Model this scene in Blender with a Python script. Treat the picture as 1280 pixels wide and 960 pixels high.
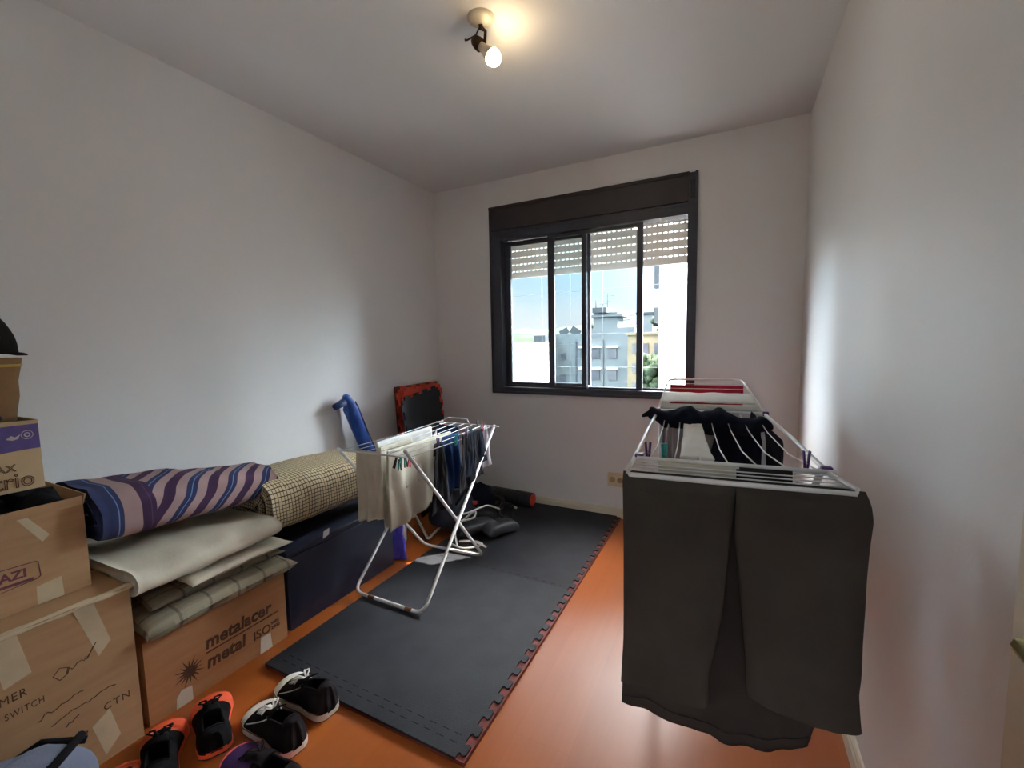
import bpy, math, random
from mathutils import Vector, Matrix, noise
C = bpy.context.scene
for o in list(bpy.data.objects): bpy.data.objects.remove(o)
COL = C.collection
PI = math.pi
random.seed(7)

# ------------------------------------------------------------ camera
F_PX, YAW, PITCH, ROLL = 543.905, math.radians(27.035), math.radians(-5.194), math.radians(-1.054)
CAM = (2.333, 0.0, 1.300)
cd = bpy.data.cameras.new('camera'); cam = bpy.data.objects.new('camera', cd); COL.objects.link(cam)
cd.sensor_width = 36.0; cd.lens = F_PX/1280*36.0; cd.clip_start = 0.02; cd.clip_end = 1000
f_ = Vector((-math.sin(YAW)*math.cos(PITCH), math.cos(YAW)*math.cos(PITCH), math.sin(PITCH)))
r_ = Vector((math.cos(YAW), math.sin(YAW), 0)); u_ = r_.cross(f_)
r2 = r_*math.cos(ROLL)+u_*math.sin(ROLL); u2 = -r_*math.sin(ROLL)+u_*math.cos(ROLL)
m = Matrix((r2, u2, -f_)).transposed().to_4x4(); m.translation = Vector(CAM)
cam.matrix_world = m
C.camera = cam
C.view_settings.view_transform = 'Standard'; C.view_settings.look = 'None'
C.view_settings.gamma = 1.0; C.view_settings.use_curve_mapping = False
C.view_settings.exposure = 0.75

# ------------------------------------------------------------ sky and sun
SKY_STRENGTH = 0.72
SUN_GLOW = 165.0          # wide glow added on the sun side of the sky to light the room
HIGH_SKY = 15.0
WEST_SKY = 62.0          # extra brightness added to the western sky to light the room           # the sky overhead is brighter than the strip near the horizon
SUN_STRENGTH = 22.0
SUN_DIR = Vector((-1.04, -1.10, -1.51))
BULB_STRENGTH = 44.0
W = bpy.data.worlds.new('sky'); C.world = W; W.use_nodes = True
nt = W.node_tree; nt.nodes.clear()
N = nt.nodes.new; L = nt.links.new
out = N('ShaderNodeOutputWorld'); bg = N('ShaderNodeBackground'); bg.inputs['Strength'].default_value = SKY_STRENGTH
tc = N('ShaderNodeTexCoord'); sep = N('ShaderNodeSeparateXYZ'); L(tc.outputs['Generated'], sep.inputs[0])
rp = N('ShaderNodeValToRGB'); L(sep.outputs['Z'], rp.inputs[0])
e = rp.color_ramp.elements
e[0].position = 0.0; e[0].color = (.80, .88, .92, 1)
e[1].position = 0.6; e[1].color = (.96, .93, .92, 1)
x = rp.color_ramp.elements.new(0.06); x.color = (.72, .87, .95, 1)
x = rp.color_ramp.elements.new(0.17); x.color = (.50, .76, .93, 1)
x = rp.color_ramp.elements.new(0.26); x.color = (.62, .80, .93, 1)
nz = N('ShaderNodeTexNoise'); nz.inputs['Scale'].default_value = 3.2; nz.inputs['Detail'].default_value = 5
mp = N('ShaderNodeMapping'); mp.inputs['Scale'].default_value = (1, 1, 3.0); L(tc.outputs['Generated'], mp.inputs[0]); L(mp.outputs[0], nz.inputs['Vector'])
cr = N('ShaderNodeValToRGB'); L(nz.outputs['Fac'], cr.inputs[0])
cr.color_ramp.elements[0].position = .48; cr.color_ramp.elements[1].position = .70
mx = N('ShaderNodeMix'); mx.data_type = 'RGBA'; L(cr.outputs['Color'], mx.inputs['Factor']); L(rp.outputs['Color'], mx.inputs[6])
mx.inputs[7].default_value = (.96, .95, .94, 1)
def wm(op, a, b=None, c=None):
    q = N('ShaderNodeMath'); q.operation = op
    for i, v in enumerate((a, b, c)):
        if v is None: continue
        if isinstance(v, (int, float)): q.inputs[i].default_value = v
        else: L(v, q.inputs[i])
    return q.outputs[0]
def step(v, a, b):
    q = N('ShaderNodeMapRange'); q.interpolation_type = 'SMOOTHSTEP'; q.inputs['From Min'].default_value = a; q.inputs['From Max'].default_value = b; L(v, q.inputs['Value']); return q.outputs[0]
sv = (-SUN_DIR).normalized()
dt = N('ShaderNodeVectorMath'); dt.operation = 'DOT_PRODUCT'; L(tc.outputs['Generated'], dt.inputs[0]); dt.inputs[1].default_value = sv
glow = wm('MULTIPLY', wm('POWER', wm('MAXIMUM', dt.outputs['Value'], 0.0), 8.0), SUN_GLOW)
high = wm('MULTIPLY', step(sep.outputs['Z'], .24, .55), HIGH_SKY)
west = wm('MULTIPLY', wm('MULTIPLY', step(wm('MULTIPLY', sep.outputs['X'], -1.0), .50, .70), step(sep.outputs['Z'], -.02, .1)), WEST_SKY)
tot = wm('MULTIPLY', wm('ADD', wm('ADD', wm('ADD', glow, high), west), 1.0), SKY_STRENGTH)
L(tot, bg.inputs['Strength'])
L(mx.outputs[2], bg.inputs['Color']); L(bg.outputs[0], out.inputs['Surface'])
sd = bpy.data.lights.new('sun', 'SUN'); sd.energy = SUN_STRENGTH; sd.angle = math.radians(0.35); sd.color = (1.0, .93, .82)
so = bpy.data.objects.new('sun', sd); COL.objects.link(so)
so.rotation_euler = SUN_DIR.to_track_quat('-Z', 'Y').to_euler()

# ------------------------------------------------------------ materials
def principled(name, col=(.5, .5, .5), rough=.6, metal=0.0, spec=.5):
    mt = bpy.data.materials.new(name); mt.use_nodes = True
    b = mt.node_tree.nodes['Principled BSDF']
    b.inputs['Base Color'].default_value = (*col, 1); b.inputs['Roughness'].default_value = rough
    b.inputs['Metallic'].default_value = metal; b.inputs['Specular IOR Level'].default_value = spec
    return mt, mt.node_tree, b
def vary(name, c1, c2, scale=20, rough=.7, bump=0.0, bscale=None, metal=0.0, spec=.5, detail=4, stretch=(1, 1, 1)):
    """colour that wanders between c1 and c2 with an optional fine bump"""
    if rough >= .85: spec = .12
    mt, t, b = principled(name, c1, rough, metal, spec)
    n = t.nodes.new; l = t.links.new
    tcd = n('ShaderNodeTexCoord'); mpp = n('ShaderNodeMapping'); mpp.inputs['Scale'].default_value = stretch
    l(tcd.outputs['Object'], mpp.inputs[0])
    q = n('ShaderNodeTexNoise'); q.inputs['Scale'].default_value = scale; q.inputs['Detail'].default_value = detail
    l(mpp.outputs[0], q.inputs['Vector'])
    r = n('ShaderNodeValToRGB'); r.color_ramp.elements[0].color = (*c1, 1); r.color_ramp.elements[1].color = (*c2, 1)
    r.color_ramp.elements[0].position = .35; r.color_ramp.elements[1].position = .65
    l(q.outputs['Fac'], r.inputs[0]); l(r.outputs[0], b.inputs['Base Color'])
    if bump:
        q2 = n('ShaderNodeTexNoise'); q2.inputs['Scale'].default_value = bscale or scale*8; q2.inputs['Detail'].default_value = 3
        l(mpp.outputs[0], q2.inputs['Vector'])
        bp = n('ShaderNodeBump'); bp.inputs['Strength'].default_value = bump; bp.inputs['Distance'].default_value = .004
        l(q2.outputs['Fac'], bp.inputs['Height']); l(bp.outputs[0], b.inputs['Normal'])
    return mt
M = {}
M['wall'] = vary('wall_paint', (.80, .785, .775), (.825, .81, .80), 1.5, .55, .15, 60)
M['ceiling'] = vary('ceiling_paint', (.77, .755, .75), (.795, .78, .775), 1.2, .8, .1, 50)
M['cream'] = vary('cream_paint', (.68, .60, .46), (.72, .64, .50), 6, .45)
M['frame'] = vary('dark_aluminium', (.026, .027, .040), (.033, .034, .049), 30, .42, .05, 200)
M['box_dark'] = vary('brown_black_panel', (.030, .023, .027), (.040, .030, .033), 8, .5)
M['chrome'] = vary('bright_metal', (.75, .75, .76), (.62, .62, .64), 30, .25, metal=1.0)
M['brass'] = vary('brass', (.72, .58, .25), (.60, .46, .18), 30, .3, metal=1.0)
M['rod'] = vary('white_enamel', (.78, .78, .78), (.70, .70, .70), 20, .3)
M['rust'] = vary('rusty_patch', (.20, .07, .03), (.10, .04, .02), 80, .8)
M['white_plastic'] = vary('white_plastic', (.82, .81, .78), (.78, .77, .73), 20, .4)
M['outlet'] = vary('aged_cream_plastic', (.72, .60, .42), (.66, .54, .36), 20, .4)
M['outlet_dark'] = vary('brown_socket', (.45, .30, .15), (.40, .27, .13), 20, .5)
M['black'] = vary('black_plastic', (.012, .012, .014), (.02, .02, .023), 30, .45)
M['black_cloth'] = vary('black_cloth', (.006, .006, .007), (.012, .011, .013), 25, .9, .4, 300)
M['navy'] = vary('navy_vinyl', (.010, .014, .034), (.014, .019, .044), 8, .5, .15, 120)
M['navy_cloth'] = vary('navy_cloth', (.006, .009, .019), (.010, .014, .028), 12, .9, .3, 300)
M['blue'] = vary('royal_blue_nylon', (.008, .055, .30), (.012, .075, .38), 10, .42, .3, 40)
M['blue_dark'] = vary('dark_blue_nylon', (.006, .02, .10), (.008, .03, .13), 10, .5)
M['violet'] = vary('violet_blue_fabric', (.05, .04, .42), (.07, .06, .50), 10, .5)
M['orange'] = vary('orange_shoe_mesh', (.90, .115, .045), (.98, .15, .06), 30, .6, .3, 400)
M['pink'] = vary('pink_shoe_mesh', (.90, .12, .14), (.95, .16, .18), 30, .6)
M['purple'] = vary('purple_shoe_mesh', (.045, .012, .09), (.06, .018, .12), 30, .7, .3, 400)
M['rubber_white'] = vary('white_rubber', (.78, .74, .66), (.72, .67, .58), 20, .5)
M['rubber_brown'] = vary('brown_rubber', (.20, .08, .05), (.15, .06, .04), 20, .7)
M['canvas_black'] = vary('black_canvas', (.012, .010, .012), (.018, .015, .017), 60, .95, .4, 600)
M['lace_white'] = vary('white_lace', (.75, .72, .66), (.65, .62, .56), 80, .8)
M['white_cloth'] = vary('white_cloth', (.76, .75, .71), (.70, .69, .65), 10, .9, .3, 200)
M['beige_cloth'] = vary('beige_cloth', (.60, .56, .46), (.54, .50, .40), 10, .9, .3, 200)
M['grey_cloth'] = vary('grey_cloth', (.36, .35, .36), (.30, .29, .31), 10, .9, .3, 200)
M['lilac_cloth'] = vary('pale_lilac_cloth', (.55, .52, .57), (.48, .45, .50), 10, .9, .3, 200)
M['red_cloth'] = vary('red_cloth', (.42, .02, .035), (.34, .015, .03), 12, .9, .3, 200)
M['slate_cloth'] = vary('slate_cloth', (.028, .032, .045), (.022, .025, .035), 12, .9, .3, 200)
M['blue_cloth'] = vary('blue_towel', (.010, .032, .11), (.016, .045, .14), 12, .95, .5, 300)
M['trouser'] = vary('dark_olive_drill', (.044, .037, .032), (.056, .047, .040), 6, .92, .35, 350)
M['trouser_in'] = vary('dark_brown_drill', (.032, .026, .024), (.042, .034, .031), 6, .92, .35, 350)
M['pillow'] = vary('ivory_cotton', (.66, .61, .50), (.58, .53, .42), 5, .9, .25, 80)
M['tape'] = vary('packing_tape', (.58, .47, .31), (.50, .40, .26), 12, .35)
M['tape_white'] = vary('paper_tape', (.62, .56, .47), (.55, .49, .40), 12, .6)
M['card'] = vary('cardboard', (.46, .27, .135), (.41, .235, .115), 5, .8, .15, 60, stretch=(1, 1, 8))
M['card_dark'] = vary('cardboard_orange', (.42, .20, .085), (.37, .17, .07), 5, .8, .15, 60, stretch=(1, 1, 8))
M['card_pale'] = vary('pale_cardboard', (.60, .42, .24), (.54, .37, .20), 7, .8, .15, 60)
M['ink'] = vary('dark_brown_ink', (.075, .028, .015), (.10, .040, .02), 40, .8)
M['ink_purple'] = vary('plum_ink', (.13, .035, .055), (.17, .05, .07), 40, .8)
M['violet_print'] = vary('violet_print', (.095, .065, .22), (.12, .085, .27), 30, .7)
M['band_print'] = vary('pale_print', (.52, .42, .40), (.48, .38, .36), 30, .7)
M['mat_black'] = vary('black_foam', (.014, .0155, .020), (.021, .0225, .028), 9, .62, .35, 260, spec=.3)
M['mat_red'] = vary('red_foam', (.74, .075, .035), (.66, .06, .03), 9, .7, .3, 260)
M['mat_dred'] = vary('dark_red_foam', (.16, .022, .016), (.12, .018, .013), 9, .7, .3, 260)
M['pad'] = vary('black_leatherette', (.019, .022, .028), (.027, .031, .038), 9, .48, .3, 200)
M['groove'] = vary('foam_seam', (.006, .006, .007), (.008, .008, .009), 9, .9)
M['teal'] = vary('teal_plastic', (.01, .30, .26), (.01, .25, .22), 20, .4)
M['purple_pl'] = vary('purple_plastic', (.09, .02, .16), (.07, .015, .13), 20, .4)
M['red_pl'] = vary('red_plastic', (.70, .02, .05), (.60, .02, .04), 20, .4)
M['amber'] = vary('bronze_metal', (.085, .042, .022), (.06, .03, .016), 30, .35, metal=.6)
M['porcelain'] = vary('lamp_holder_cream', (.74, .68, .55), (.70, .64, .50), 30, .35)
M['rope'] = vary('white_cord', (.72, .70, .66), (.60, .58, .54), 90, .9, .4, 500)
M['hat'] = vary('black_felt', (.010, .008, .008), (.016, .013, .012), 30, .95)
M['tan_bag'] = vary('tan_fabric', (.22, .12, .055), (.17, .09, .04), 12, .9, .3, 200)
M['yellow'] = vary('ochre_binding', (.42, .26, .04), (.36, .22, .03), 12, .8)
M['bag_blue'] = vary('pale_blue_fabric', (.20, .22, .30), (.17, .19, .26), 12, .9, .3, 200)
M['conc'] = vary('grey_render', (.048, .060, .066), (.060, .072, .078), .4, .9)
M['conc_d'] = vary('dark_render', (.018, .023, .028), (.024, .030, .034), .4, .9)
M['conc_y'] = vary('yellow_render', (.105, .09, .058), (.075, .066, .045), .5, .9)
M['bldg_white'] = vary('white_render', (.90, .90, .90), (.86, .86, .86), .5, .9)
M['glass_far'] = vary('far_window_glass', (.016, .02, .028), (.03, .035, .045), .5, .3)
M['tree'] = vary('far_foliage', (.006, .012, .007), (.018, .028, .014), .8, .95)
M['land'] = vary('far_land', (.03, .034, .028), (.045, .047, .04), .05, .95)
M['cable'] = vary('net_cord', (.16, .18, .19), (.12, .14, .15), 20, .6)
M['stone'] = vary('stone_reveal', (.62, .56, .50), (.50, .45, .38), 20, .8)

def glass_mat():
    mt = bpy.data.materials.new('window_glass'); mt.use_nodes = True; t = mt.node_tree; t.nodes.clear()
    o = t.nodes.new('ShaderNodeOutputMaterial'); a = t.nodes.new('ShaderNodeBsdfTransparent'); g = t.nodes.new('ShaderNodeBsdfGlossy')
    a.inputs['Color'].default_value = (.93, .96, .97, 1); g.inputs['Roughness'].default_value = .01
    fr = t.nodes.new('ShaderNodeFresnel'); fr.inputs['IOR'].default_value = 1.45
    mxx = t.nodes.new('ShaderNodeMixShader'); t.links.new(fr.outputs[0], mxx.inputs[0]); t.links.new(a.outputs[0], mxx.inputs[1]); t.links.new(g.outputs[0], mxx.inputs[2])
    t.links.new(mxx.outputs[0], o.inputs['Surface']); return mt
M['glass'] = glass_mat()
def shutter_mat():
    mt = bpy.data.materials.new('shutter_pvc'); mt.use_nodes = True; t = mt.node_tree; t.nodes.clear()
    o = t.nodes.new('ShaderNodeOutputMaterial'); a = t.nodes.new('ShaderNodeBsdfDiffuse'); g = t.nodes.new('ShaderNodeBsdfTranslucent')
    n = t.nodes.new('ShaderNodeTexNoise'); n.inputs['Scale'].default_value = 12
    r = t.nodes.new('ShaderNodeValToRGB'); r.color_ramp.elements[0].color = (.70, .67, .62, 1); r.color_ramp.elements[1].color = (.64, .61, .57, 1)
    t.links.new(n.outputs['Fac'], r.inputs[0]); t.links.new(r.outputs[0], a.inputs['Color']); t.links.new(r.outputs[0], g.inputs['Color'])
    mxx = t.nodes.new('ShaderNodeMixShader'); mxx.inputs[0].default_value = .10
    t.links.new(a.outputs[0], mxx.inputs[1]); t.links.new(g.outputs[0], mxx.inputs[2]); t.links.new(mxx.outputs[0], o.inputs['Surface']); return mt
M['shutter'] = shutter_mat()
def emit_mat():
    mt = bpy.data.materials.new('lit_bulb_glass'); mt.use_nodes = True; t = mt.node_tree; t.nodes.clear()
    o = t.nodes.new('ShaderNodeOutputMaterial'); em = t.nodes.new('ShaderNodeEmission')
    em.inputs['Color'].default_value = (1, .74, .40, 1); em.inputs['Strength'].default_value = BULB_STRENGTH
    t.links.new(em.outputs[0], o.inputs['Surface']); return mt
M['bulb'] = emit_mat()
def floor_mat():
    mt, t, b = principled('orange_laminate', (.5, .2, .06), .27, 0, .34)
    n = t.nodes.new; l = t.links.new
    tcd = n('ShaderNodeTexCoord'); mpp = n('ShaderNodeMapping'); mpp.inputs['Rotation'].default_value = (0, 0, PI/2); l(tcd.outputs['Object'], mpp.inputs[0])
    br = n('ShaderNodeTexBrick'); br.inputs['Scale'].default_value = 1.0; br.inputs['Brick Width'].default_value = 1.2; br.inputs['Row Height'].default_value = .19
    br.inputs['Mortar Size'].default_value = .0009; br.inputs['Mortar Smooth'].default_value = .5
    br.inputs['Color1'].default_value = (.325, .085, .0165, 1); br.inputs['Color2'].default_value = (.355, .096, .0195, 1); br.inputs['Mortar'].default_value = (.295, .078, .015, 1)
    l(mpp.outputs[0], br.inputs['Vector'])
    m2 = n('ShaderNodeMapping'); m2.inputs['Scale'].default_value = (40, 2.0, 1); l(tcd.outputs['Object'], m2.inputs[0])
    q = n('ShaderNodeTexNoise'); q.inputs['Scale'].default_value = 1.0; q.inputs['Detail'].default_value = 6; l(m2.outputs[0], q.inputs['Vector'])
    r = n('ShaderNodeValToRGB'); r.color_ramp.elements[0].color = (.90, .88, .86, 1); r.color_ramp.elements[1].color = (1.06, 1.05, 1.05, 1); l(q.outputs['Fac'], r.inputs[0])
    mm = n('ShaderNodeMix'); mm.data_type = 'RGBA'; mm.blend_type = 'MULTIPLY'; mm.inputs['Factor'].default_value = 1
    l(br.outputs['Color'], mm.inputs[6]); l(r.outputs[0], mm.inputs[7]); l(mm.outputs[2], b.inputs['Base Color'])
    q3 = n('ShaderNodeTexNoise'); q3.inputs['Scale'].default_value = 6; l(tcd.outputs['Object'], q3.inputs['Vector'])
    mr = n('ShaderNodeMapRange'); mr.inputs['To Min'].default_value = .26; mr.inputs['To Max'].default_value = .38; l(q3.outputs['Fac'], mr.inputs['Value']); l(mr.outputs[0], b.inputs['Roughness'])
    return mt
M['floor'] = floor_mat()
def math_node(t, op, a, b=None):
    q = t.nodes.new('ShaderNodeMath'); q.operation = op
    for i, v in enumerate((a, b)):
        if v is None: continue
        if isinstance(v, (int, float)): q.inputs[i].default_value = v
        else: t.links.new(v, q.inputs[i])
    return q.outputs[0]
def check_mat():
    """cream blanket crossed by a thin dark grid (UV in metres)"""
    mt, t, b = principled('checked_blanket', (.55, .46, .30), .95, 0, .1)
    n = t.nodes.new; l = t.links.new
    uv = n('ShaderNodeUVMap'); sp = n('ShaderNodeSeparateXYZ'); l(uv.outputs[0], sp.inputs[0])
    def lines(s, per, w):
        return math_node(t, 'LESS_THAN', math_node(t, 'FRACT', math_node(t, 'MULTIPLY', s, 1/per)), w)
    g = math_node(t, 'MAXIMUM', lines(sp.outputs[0], .0165, .20), lines(sp.outputs[1], .0165, .20))
    q = n('ShaderNodeTexNoise'); q.inputs['Scale'].default_value = 300; 
    mm = n('ShaderNodeMix'); mm.data_type = 'RGBA'; l(g, mm.inputs['Factor']); mm.inputs[6].default_value = (.60, .49, .31, 1); mm.inputs[7].default_value = (.085, .060, .050, 1)
    l(mm.outputs[2], b.inputs['Base Color'])
    bp = n('ShaderNodeBump'); bp.inputs['Strength'].default_value = .5; bp.inputs['Distance'].default_value = .003; l(q.outputs['Fac'], bp.inputs['Height']); l(bp.outputs[0], b.inputs['Normal'])
    return mt
M['check'] = check_mat()
def stripe_mat():
    """diagonal navy / plum / mauve stripes, UV in metres; u<edge turns into a straight border"""
    mt, t, b = principled('striped_quilt', (.3, .2, .2), .9, 0, .15)
    n = t.nodes.new; l = t.links.new
    uv = n('ShaderNodeUVMap'); sp = n('ShaderNodeSeparateXYZ'); l(uv.outputs[0], sp.inputs[0])
    def ramp(fr, stops):
        r = n('ShaderNodeValToRGB'); r.color_ramp.interpolation = 'CONSTANT'
        el = r.color_ramp.elements
        el[0].position = 0; el[0].color = (*stops[0][1], 1); el[1].position = stops[1][0]; el[1].color = (*stops[1][1], 1)
        for p, c in stops[2:]:
            k = el.new(p); k.color = (*c, 1)
        l(fr, r.inputs[0]); return r.outputs[0]
    mauve = (.33, .215, .205); plum = (.055, .026, .062); navy = (.028, .034, .085); lb = (.13, .19, .36)
    s = math_node(t, 'ADD', math_node(t, 'MULTIPLY', sp.outputs[0], .62), math_node(t, 'MULTIPLY', sp.outputs[1], .78))
    fr = math_node(t, 'FRACT', math_node(t, 'MULTIPLY', s, 1/.125))
    diag = ramp(fr, [(0, mauve), (.24, navy), (.36, lb), (.385, navy), (.50, mauve), (.74, plum), (.985, plum)])
    fr2 = math_node(t, 'MULTIPLY', sp.outputs[1], 1/.17)
    bord = ramp(fr2, [(0, navy), (.28, lb), (.30, navy), (.38, mauve), (.70, plum), (.86, (.08, .05, .10)), (.88, plum)])
    lt = math_node(t, 'LESS_THAN', sp.outputs[1], .165)
    mm = n('ShaderNodeMix'); mm.data_type = 'RGBA'; l(lt, mm.inputs['Factor']); l(diag, mm.inputs[6]); l(bord, mm.inputs[7])
    l(mm.outputs[2], b.inputs['Base Color']); return mt
M['stripe'] = stripe_mat()
def plaid_mat():
    mt, t, b = principled('faded_plaid', (.3, .28, .2), .95, 0, .1)
    n = t.nodes.new; l = t.links.new
    uv = n('ShaderNodeUVMap'); sp = n('ShaderNodeSeparateXYZ'); l(uv.outputs[0], sp.inputs[0])
    fu = math_node(t, 'FRACT', math_node(t, 'MULTIPLY', sp.outputs[0], 1/.105)); fv = math_node(t, 'FRACT', math_node(t, 'MULTIPLY', sp.outputs[1], 1/.105))
    a = math_node(t, 'LESS_THAN', fu, .09); c = math_node(t, 'LESS_THAN', fv, .09)
    a2 = math_node(t, 'LESS_THAN', math_node(t, 'ABSOLUTE', math_node(t, 'SUBTRACT', fu, .6)), .12)
    g = math_node(t, 'ADD', math_node(t, 'MULTIPLY', math_node(t, 'MAXIMUM', a, c), .55), math_node(t, 'MULTIPLY', a2, .25))
    q = n('ShaderNodeTexNoise'); q.inputs['Scale'].default_value = 9; g = math_node(t, 'ADD', g, math_node(t, 'MULTIPLY', q.outputs['Fac'], .3))
    mm = n('ShaderNodeMix'); mm.data_type = 'RGBA'; l(g, mm.inputs['Factor']); mm.inputs[6].default_value = (.37, .33, .235, 1); mm.inputs[7].default_value = (.15, .12, .10, 1)
    l(mm.outputs[2], b.inputs['Base Color']); return mt
M['plaid'] = plaid_mat()

# ------------------------------------------------------------ mesh helpers
ORG = {}
class MB:
    def __init__(s): s.v = []; s.f = []; s.uv = []; s.sm = []; s.mi = []; s.cur = 0
    def add(s, vs, fs, smooth=False, uvs=None):
        b = len(s.v); s.v += [tuple(q) for q in vs]
        for k, f in enumerate(fs):
            s.f.append([b+i for i in f]); s.sm.append(smooth); s.mi.append(s.cur); s.uv.append(uvs[k] if uvs else None)
        return s
    def box(s, c, d, rz=0, rx=0, ry=0, bev=0.0):
        R = Matrix.Rotation(rz, 3, 'Z') @ Matrix.Rotation(ry, 3, 'Y') @ Matrix.Rotation(rx, 3, 'X'); c = Vector(c)
        hx, hy, hz = d[0]/2, d[1]/2, d[2]/2
        if bev <= 0:
            vs = [c+R@Vector((a*hx, b*hy, e2*hz)) for a in (-1, 1) for b in (-1, 1) for e2 in (-1, 1)]
            return s.add(vs, [(0, 1, 3, 2), (4, 6, 7, 5), (0, 4, 5, 1), (2, 3, 7, 6), (0, 2, 6, 4), (1, 5, 7, 3)])
        import bmesh
        bm = bmesh.new(); bmesh.ops.create_cube(bm, size=1)
        for q in bm.verts: q.co = Vector((q.co.x*2*hx, q.co.y*2*hy, q.co.z*2*hz))
        bmesh.ops.bevel(bm, geom=bm.edges[:], offset=bev, segments=3, profile=.5, affect='EDGES')
        bm.verts.ensure_lookup_table(); vs = [c+R@q.co for q in bm.verts]; fs = [[q.index for q in f.verts] for f in bm.faces]; bm.free()
        return s.add(vs, fs, True)
    def bb(s, x0, x1, y0, y1, z0, z1, bev=0.0): return s.box(((x0+x1)/2, (y0+y1)/2, (z0+z1)/2), (x1-x0, y1-y0, z1-z0), bev=bev)
    def tube(s, pts, r, n=8, cap=True, closed=False):
        P = [Vector(q) for q in pts]; k = len(P); rr = r if isinstance(r, (list, tuple)) else [r]*k
        vs = []; up = None
        for i in range(k):
            if closed: t = P[(i+1) % k]-P[i-1]
            else: t = (P[min(i+1, k-1)]-P[max(i-1, 0)])
            if t.length < 1e-9: t = Vector((0, 0, 1))
            t.normalize()
            if up is None: up = t.orthogonal().normalized()
            up = (up-t*up.dot(t)); up = up.normalized() if up.length > 1e-6 else t.orthogonal().normalized()
            w = t.cross(up)
            for j in range(n):
                a = 2*PI*j/n; vs.append(P[i]+(up*math.cos(a)+w*math.sin(a))*rr[i])
        fs = []
        for i in range(k if closed else k-1):
            i2 = (i+1) % k
            for j in range(n): fs.append((i*n+j, i*n+(j+1) % n, i2*n+(j+1) % n, i2*n+j))
        if cap and not closed: fs.append(tuple(range(n-1, -1, -1))); fs.append(tuple((k-1)*n+j for j in range(n)))
        return s.add(vs, fs, True)
    def lathe(s, prof, n=24, c=(0, 0, 0), axis=(0, 0, 1)):
        A = Vector(axis).normalized(); U = A.orthogonal().normalized(); V_ = A.cross(U); c = Vector(c); vs = []
        for (r, h) in prof:
            for j in range(n):
                a = 2*PI*j/n; vs.append(c+A*h+(U*math.cos(a)+V_*math.sin(a))*r)
        fs = [(i*n+j, i*n+(j+1) % n, (i+1)*n+(j+1) % n, (i+1)*n+j) for i in range(len(prof)-1) for j in range(n)]
        return s.add(vs, fs, True)
    def grid(s, fn, nu, nv, cu=False, uvf=None, smooth=True):
        """fn(u,v) -> point; cu closes u"""
        mu = nu if cu else nu+1
        vs = [fn(i/nu, j/nv) for j in range(nv+1) for i in range(mu)]
        fs = []; uvs = []
        for j in range(nv):
            for i in range(nu):
                a = j*mu+i; b = j*mu+(i+1) % mu; fs.append((a, b, b+mu, a+mu))
                if uvf: uvs.append([uvf(i/nu, j/nv), uvf((i+1)/nu, j/nv), uvf((i+1)/nu, (j+1)/nv), uvf(i/nu, (j+1)/nv)])
        return s.add(vs, fs, smooth, uvs or None)
    def poly(s, pts, h0, h1, axis='z'):
        """prism from a 2-D outline; axis z: (x,y)->z ; axis x: (y,z)->x"""
        def mk(p, h): return (p[0], p[1], h) if axis == 'z' else ((h, p[0], p[1]) if axis == 'x' else (p[0], h, p[1]))
        k = len(pts); vs = [mk(p, h0) for p in pts]+[mk(p, h1) for p in pts]
        fs = [tuple(range(k-1, -1, -1)), tuple(range(k, 2*k))]+[(i, (i+1) % k, k+(i+1) % k, k+i) for i in range(k)]
        return s.add(vs, fs)
def part(name, mb, mat, parent=None, thick=0.0, sub=0, disp=None, local=False):
    o0 = Vector((0, 0, 0)) if local or parent is None else ORG.get(parent.name, Vector((0, 0, 0)))
    me = bpy.data.meshes.new(name)
    me.from_pydata([tuple(Vector(q)-o0) for q in mb.v], [], mb.f)
    mats = mat if isinstance(mat, (list, tuple)) else [mat]
    for q in mats: me.materials.append(q)
    me.polygons.foreach_set('use_smooth', mb.sm); me.polygons.foreach_set('material_index', mb.mi)
    if any(q is not None for q in mb.uv):
        ul = me.uv_layers.new(name='UVMap')
        for p, uvs in zip(me.polygons, mb.uv):
            if uvs:
                for li, q in zip(p.loop_indices, uvs): ul.data[li].uv = q
    me.update()
    o = bpy.data.objects.new(name, me); COL.objects.link(o)
    if parent: o.parent = parent
    ORG[o.name] = o0
    if sub: md = o.modifiers.new('subdivision', 'SUBSURF'); md.levels = sub; md.render_levels = sub
    if thick: md = o.modifiers.new('solidify', 'SOLIDIFY'); md.thickness = thick; md.offset = 0
    return o
def tag(o, label, cat, group=None, kind=None):
    o['label'] = label; o['category'] = cat
    if group: o['group'] = group
    if kind: o['kind'] = kind
    return o
def thing(name, label, cat, loc=(0, 0, 0), rz=0, group=None):
    o = bpy.data.objects.new(name, None); COL.objects.link(o); o.location = loc; o.rotation_euler = (0, 0, rz)
    o.empty_display_size = .05; ORG[o.name] = Vector(loc)
    return tag(o, label, cat, group)
def struct(name, mb, mat, parent=None, **k):
    o = part(name, mb, mat, parent, **k)
    if parent is None: o['kind'] = 'structure'
    return o
def single(name, mb, mat, label, cat, group=None, origin=None, **k):
    """a thing that is one mesh: origin at its base"""
    if origin is None:
        xs = [q[0] for q in mb.v]; ys = [q[1] for q in mb.v]; zs = [q[2] for q in mb.v]
        origin = ((min(xs)+max(xs))/2, (min(ys)+max(ys))/2, min(zs))
    ov = Vector(origin); mb.v = [tuple(Vector(q)-ov) for q in mb.v]
    o = part(name, mb, mat, None, **k); o.location = origin; ORG[o.name] = ov
    return tag(o, label, cat, group)
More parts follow.
